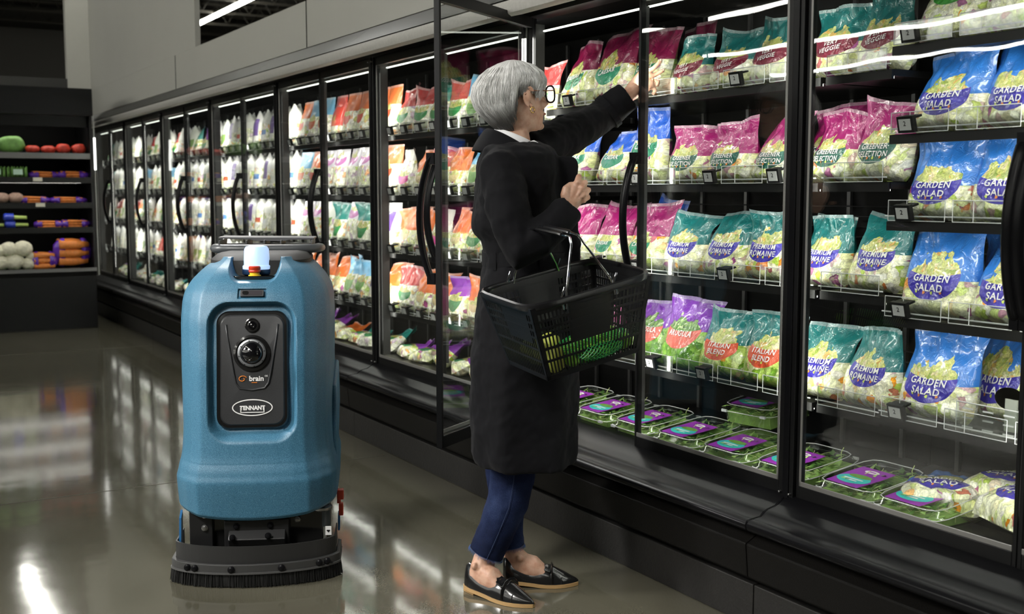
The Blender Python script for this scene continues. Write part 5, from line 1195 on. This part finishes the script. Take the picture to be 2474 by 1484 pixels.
for c, r, ax in ((nearp[-1], .058, nearp[-1]-nearp[-2]), (farp[-1], .044, farp[-1]-farp[-2])):
    ring = ringpts(c-ax.normalized()*.004, ax, r, 150)
    for p in ring:
        d = (p-c).normalized(); fr.tube([p, p+ax.normalized()*rf.uniform(.004, .008)+d*.001, p+ax.normalized()*rf.uniform(.006, .016)+d*rf.uniform(-.004, .004)], [.0007, .0005, .0003], 3)
fr.obj('frayed_hem', mat('denim_thread', (.03, .07, .20), .8), wom)
sm = MB(); sm.tube([p-AW*(r+.002)+RW*.004 for p, r in zip(nearp, (.080, .074, .068, .062, .0585))], .0011, 5); sm.obj('jean_seam', mat('seam_thread', (.012, .025, .07), .8), wom)
# loafers
LEA = mat('black_leather', (.010, .010, .010), .22, coat=.6); SOLE = mat('tan_sole', (.45, .28, .12), .5)
SHT = [(.0, .016, .066), (.012, .029, .074), (.04, .037, .064), (.08, .036, .048), (.11, .037, .044), (.13, .040, .056), (.155, .042, .060), (.185, .042, .050), (.215, .035, .036), (.24, .023, .024), (.258, .010, .016), (.266, .003, .010)]
def shoe(h, t, name, side):
    L = (t-h).length; f = (t-h).normalized(); s = f.cross(ZW); k = L/.266; u = MB(); R = []
    hh = Vector((h.x, h.y, 0))
    for a, wd, ht in SHT:
        ring = []; zz = .020-.012*sstep(a/.16)
        for q in range(24):
            tt = 2*PI*q/24; c, sn_ = math.cos(tt), math.sin(tt)
            if sn_ < 0: z = zz; x = c*wd*1.02
            else: z = zz+ht*abs(sn_)**.75; x = c*wd*(1-.12*sn_)
            ring.append(hh+f*(a*k)+s*x+ZW*z)
        R.append(ring)
    u.rings(R); o = u.obj(name, LEA, wom, smooth=60)
    so_ = MB(); R = []
    for a, wd, ht in SHT: 
        zz = .020-.012*sstep(a/.16); z0 = .012-.012*sstep((a-.05)/.05)+.0 if a > .0 else .012
        R.append([hh+f*(a*k)+s*(x*(wd+.0035))+ZW*z for x, z in ((1, zz+.004), (-1, zz+.004), (-1, max(0, zz-.007)), (1, max(0, zz-.007)))])
    so_.rings(R); so_.rings([[hh+f*(a*k)+s*x+ZW*z for a, x in ((.001, -.020), (.052, -.034), (.052, .034), (.001, .020))] for z in (.001, .016)]); so_.obj('sole', SOLE, o, smooth=40)
    tg = MB()   # tongue flap with stitched strap
    tg.rings([[hh+f*((a)*k)+s*x+ZW*z for a, x, z in ((.128+.010*0, -w_*.5, .060-dz), (.118-.012, 0, .092-dz*1.0), (.128, w_*.5, .060-dz), (.165, w_*.9, .054-dz), (.178, 0, .070-dz), (.165, -w_*.9, .054-dz))] for w_, dz in ((.040, 0), (.038, .006))]); tg.obj('tongue', LEA, o, smooth=30, bevel=.003)
    st = MB(); st.tube([hh+f*(.172*k)+s*x+ZW*z for x, z in ((-.040, .016), (-.036, .045), (-.020, .062), (0, .0665), (.020, .062), (.036, .045), (.040, .016))], [(.003, .010)]*7, 8, up=tuple(f)); st.obj('strap', LEA, o, smooth=40)
    tc2 = MB(); tc2.tube([hh+f*(.205*k)+s*x+ZW*z for x, z in ((-.037, .014), (-.031, .034), (0, .0445), (.031, .034), (.037, .014))], .0018, 6); tc2.obj('toe_seam', LEA, o)
    return o
shoe(h1, t1, 'loafer', 1); shoe(h2, t2, 'loafer', 1)
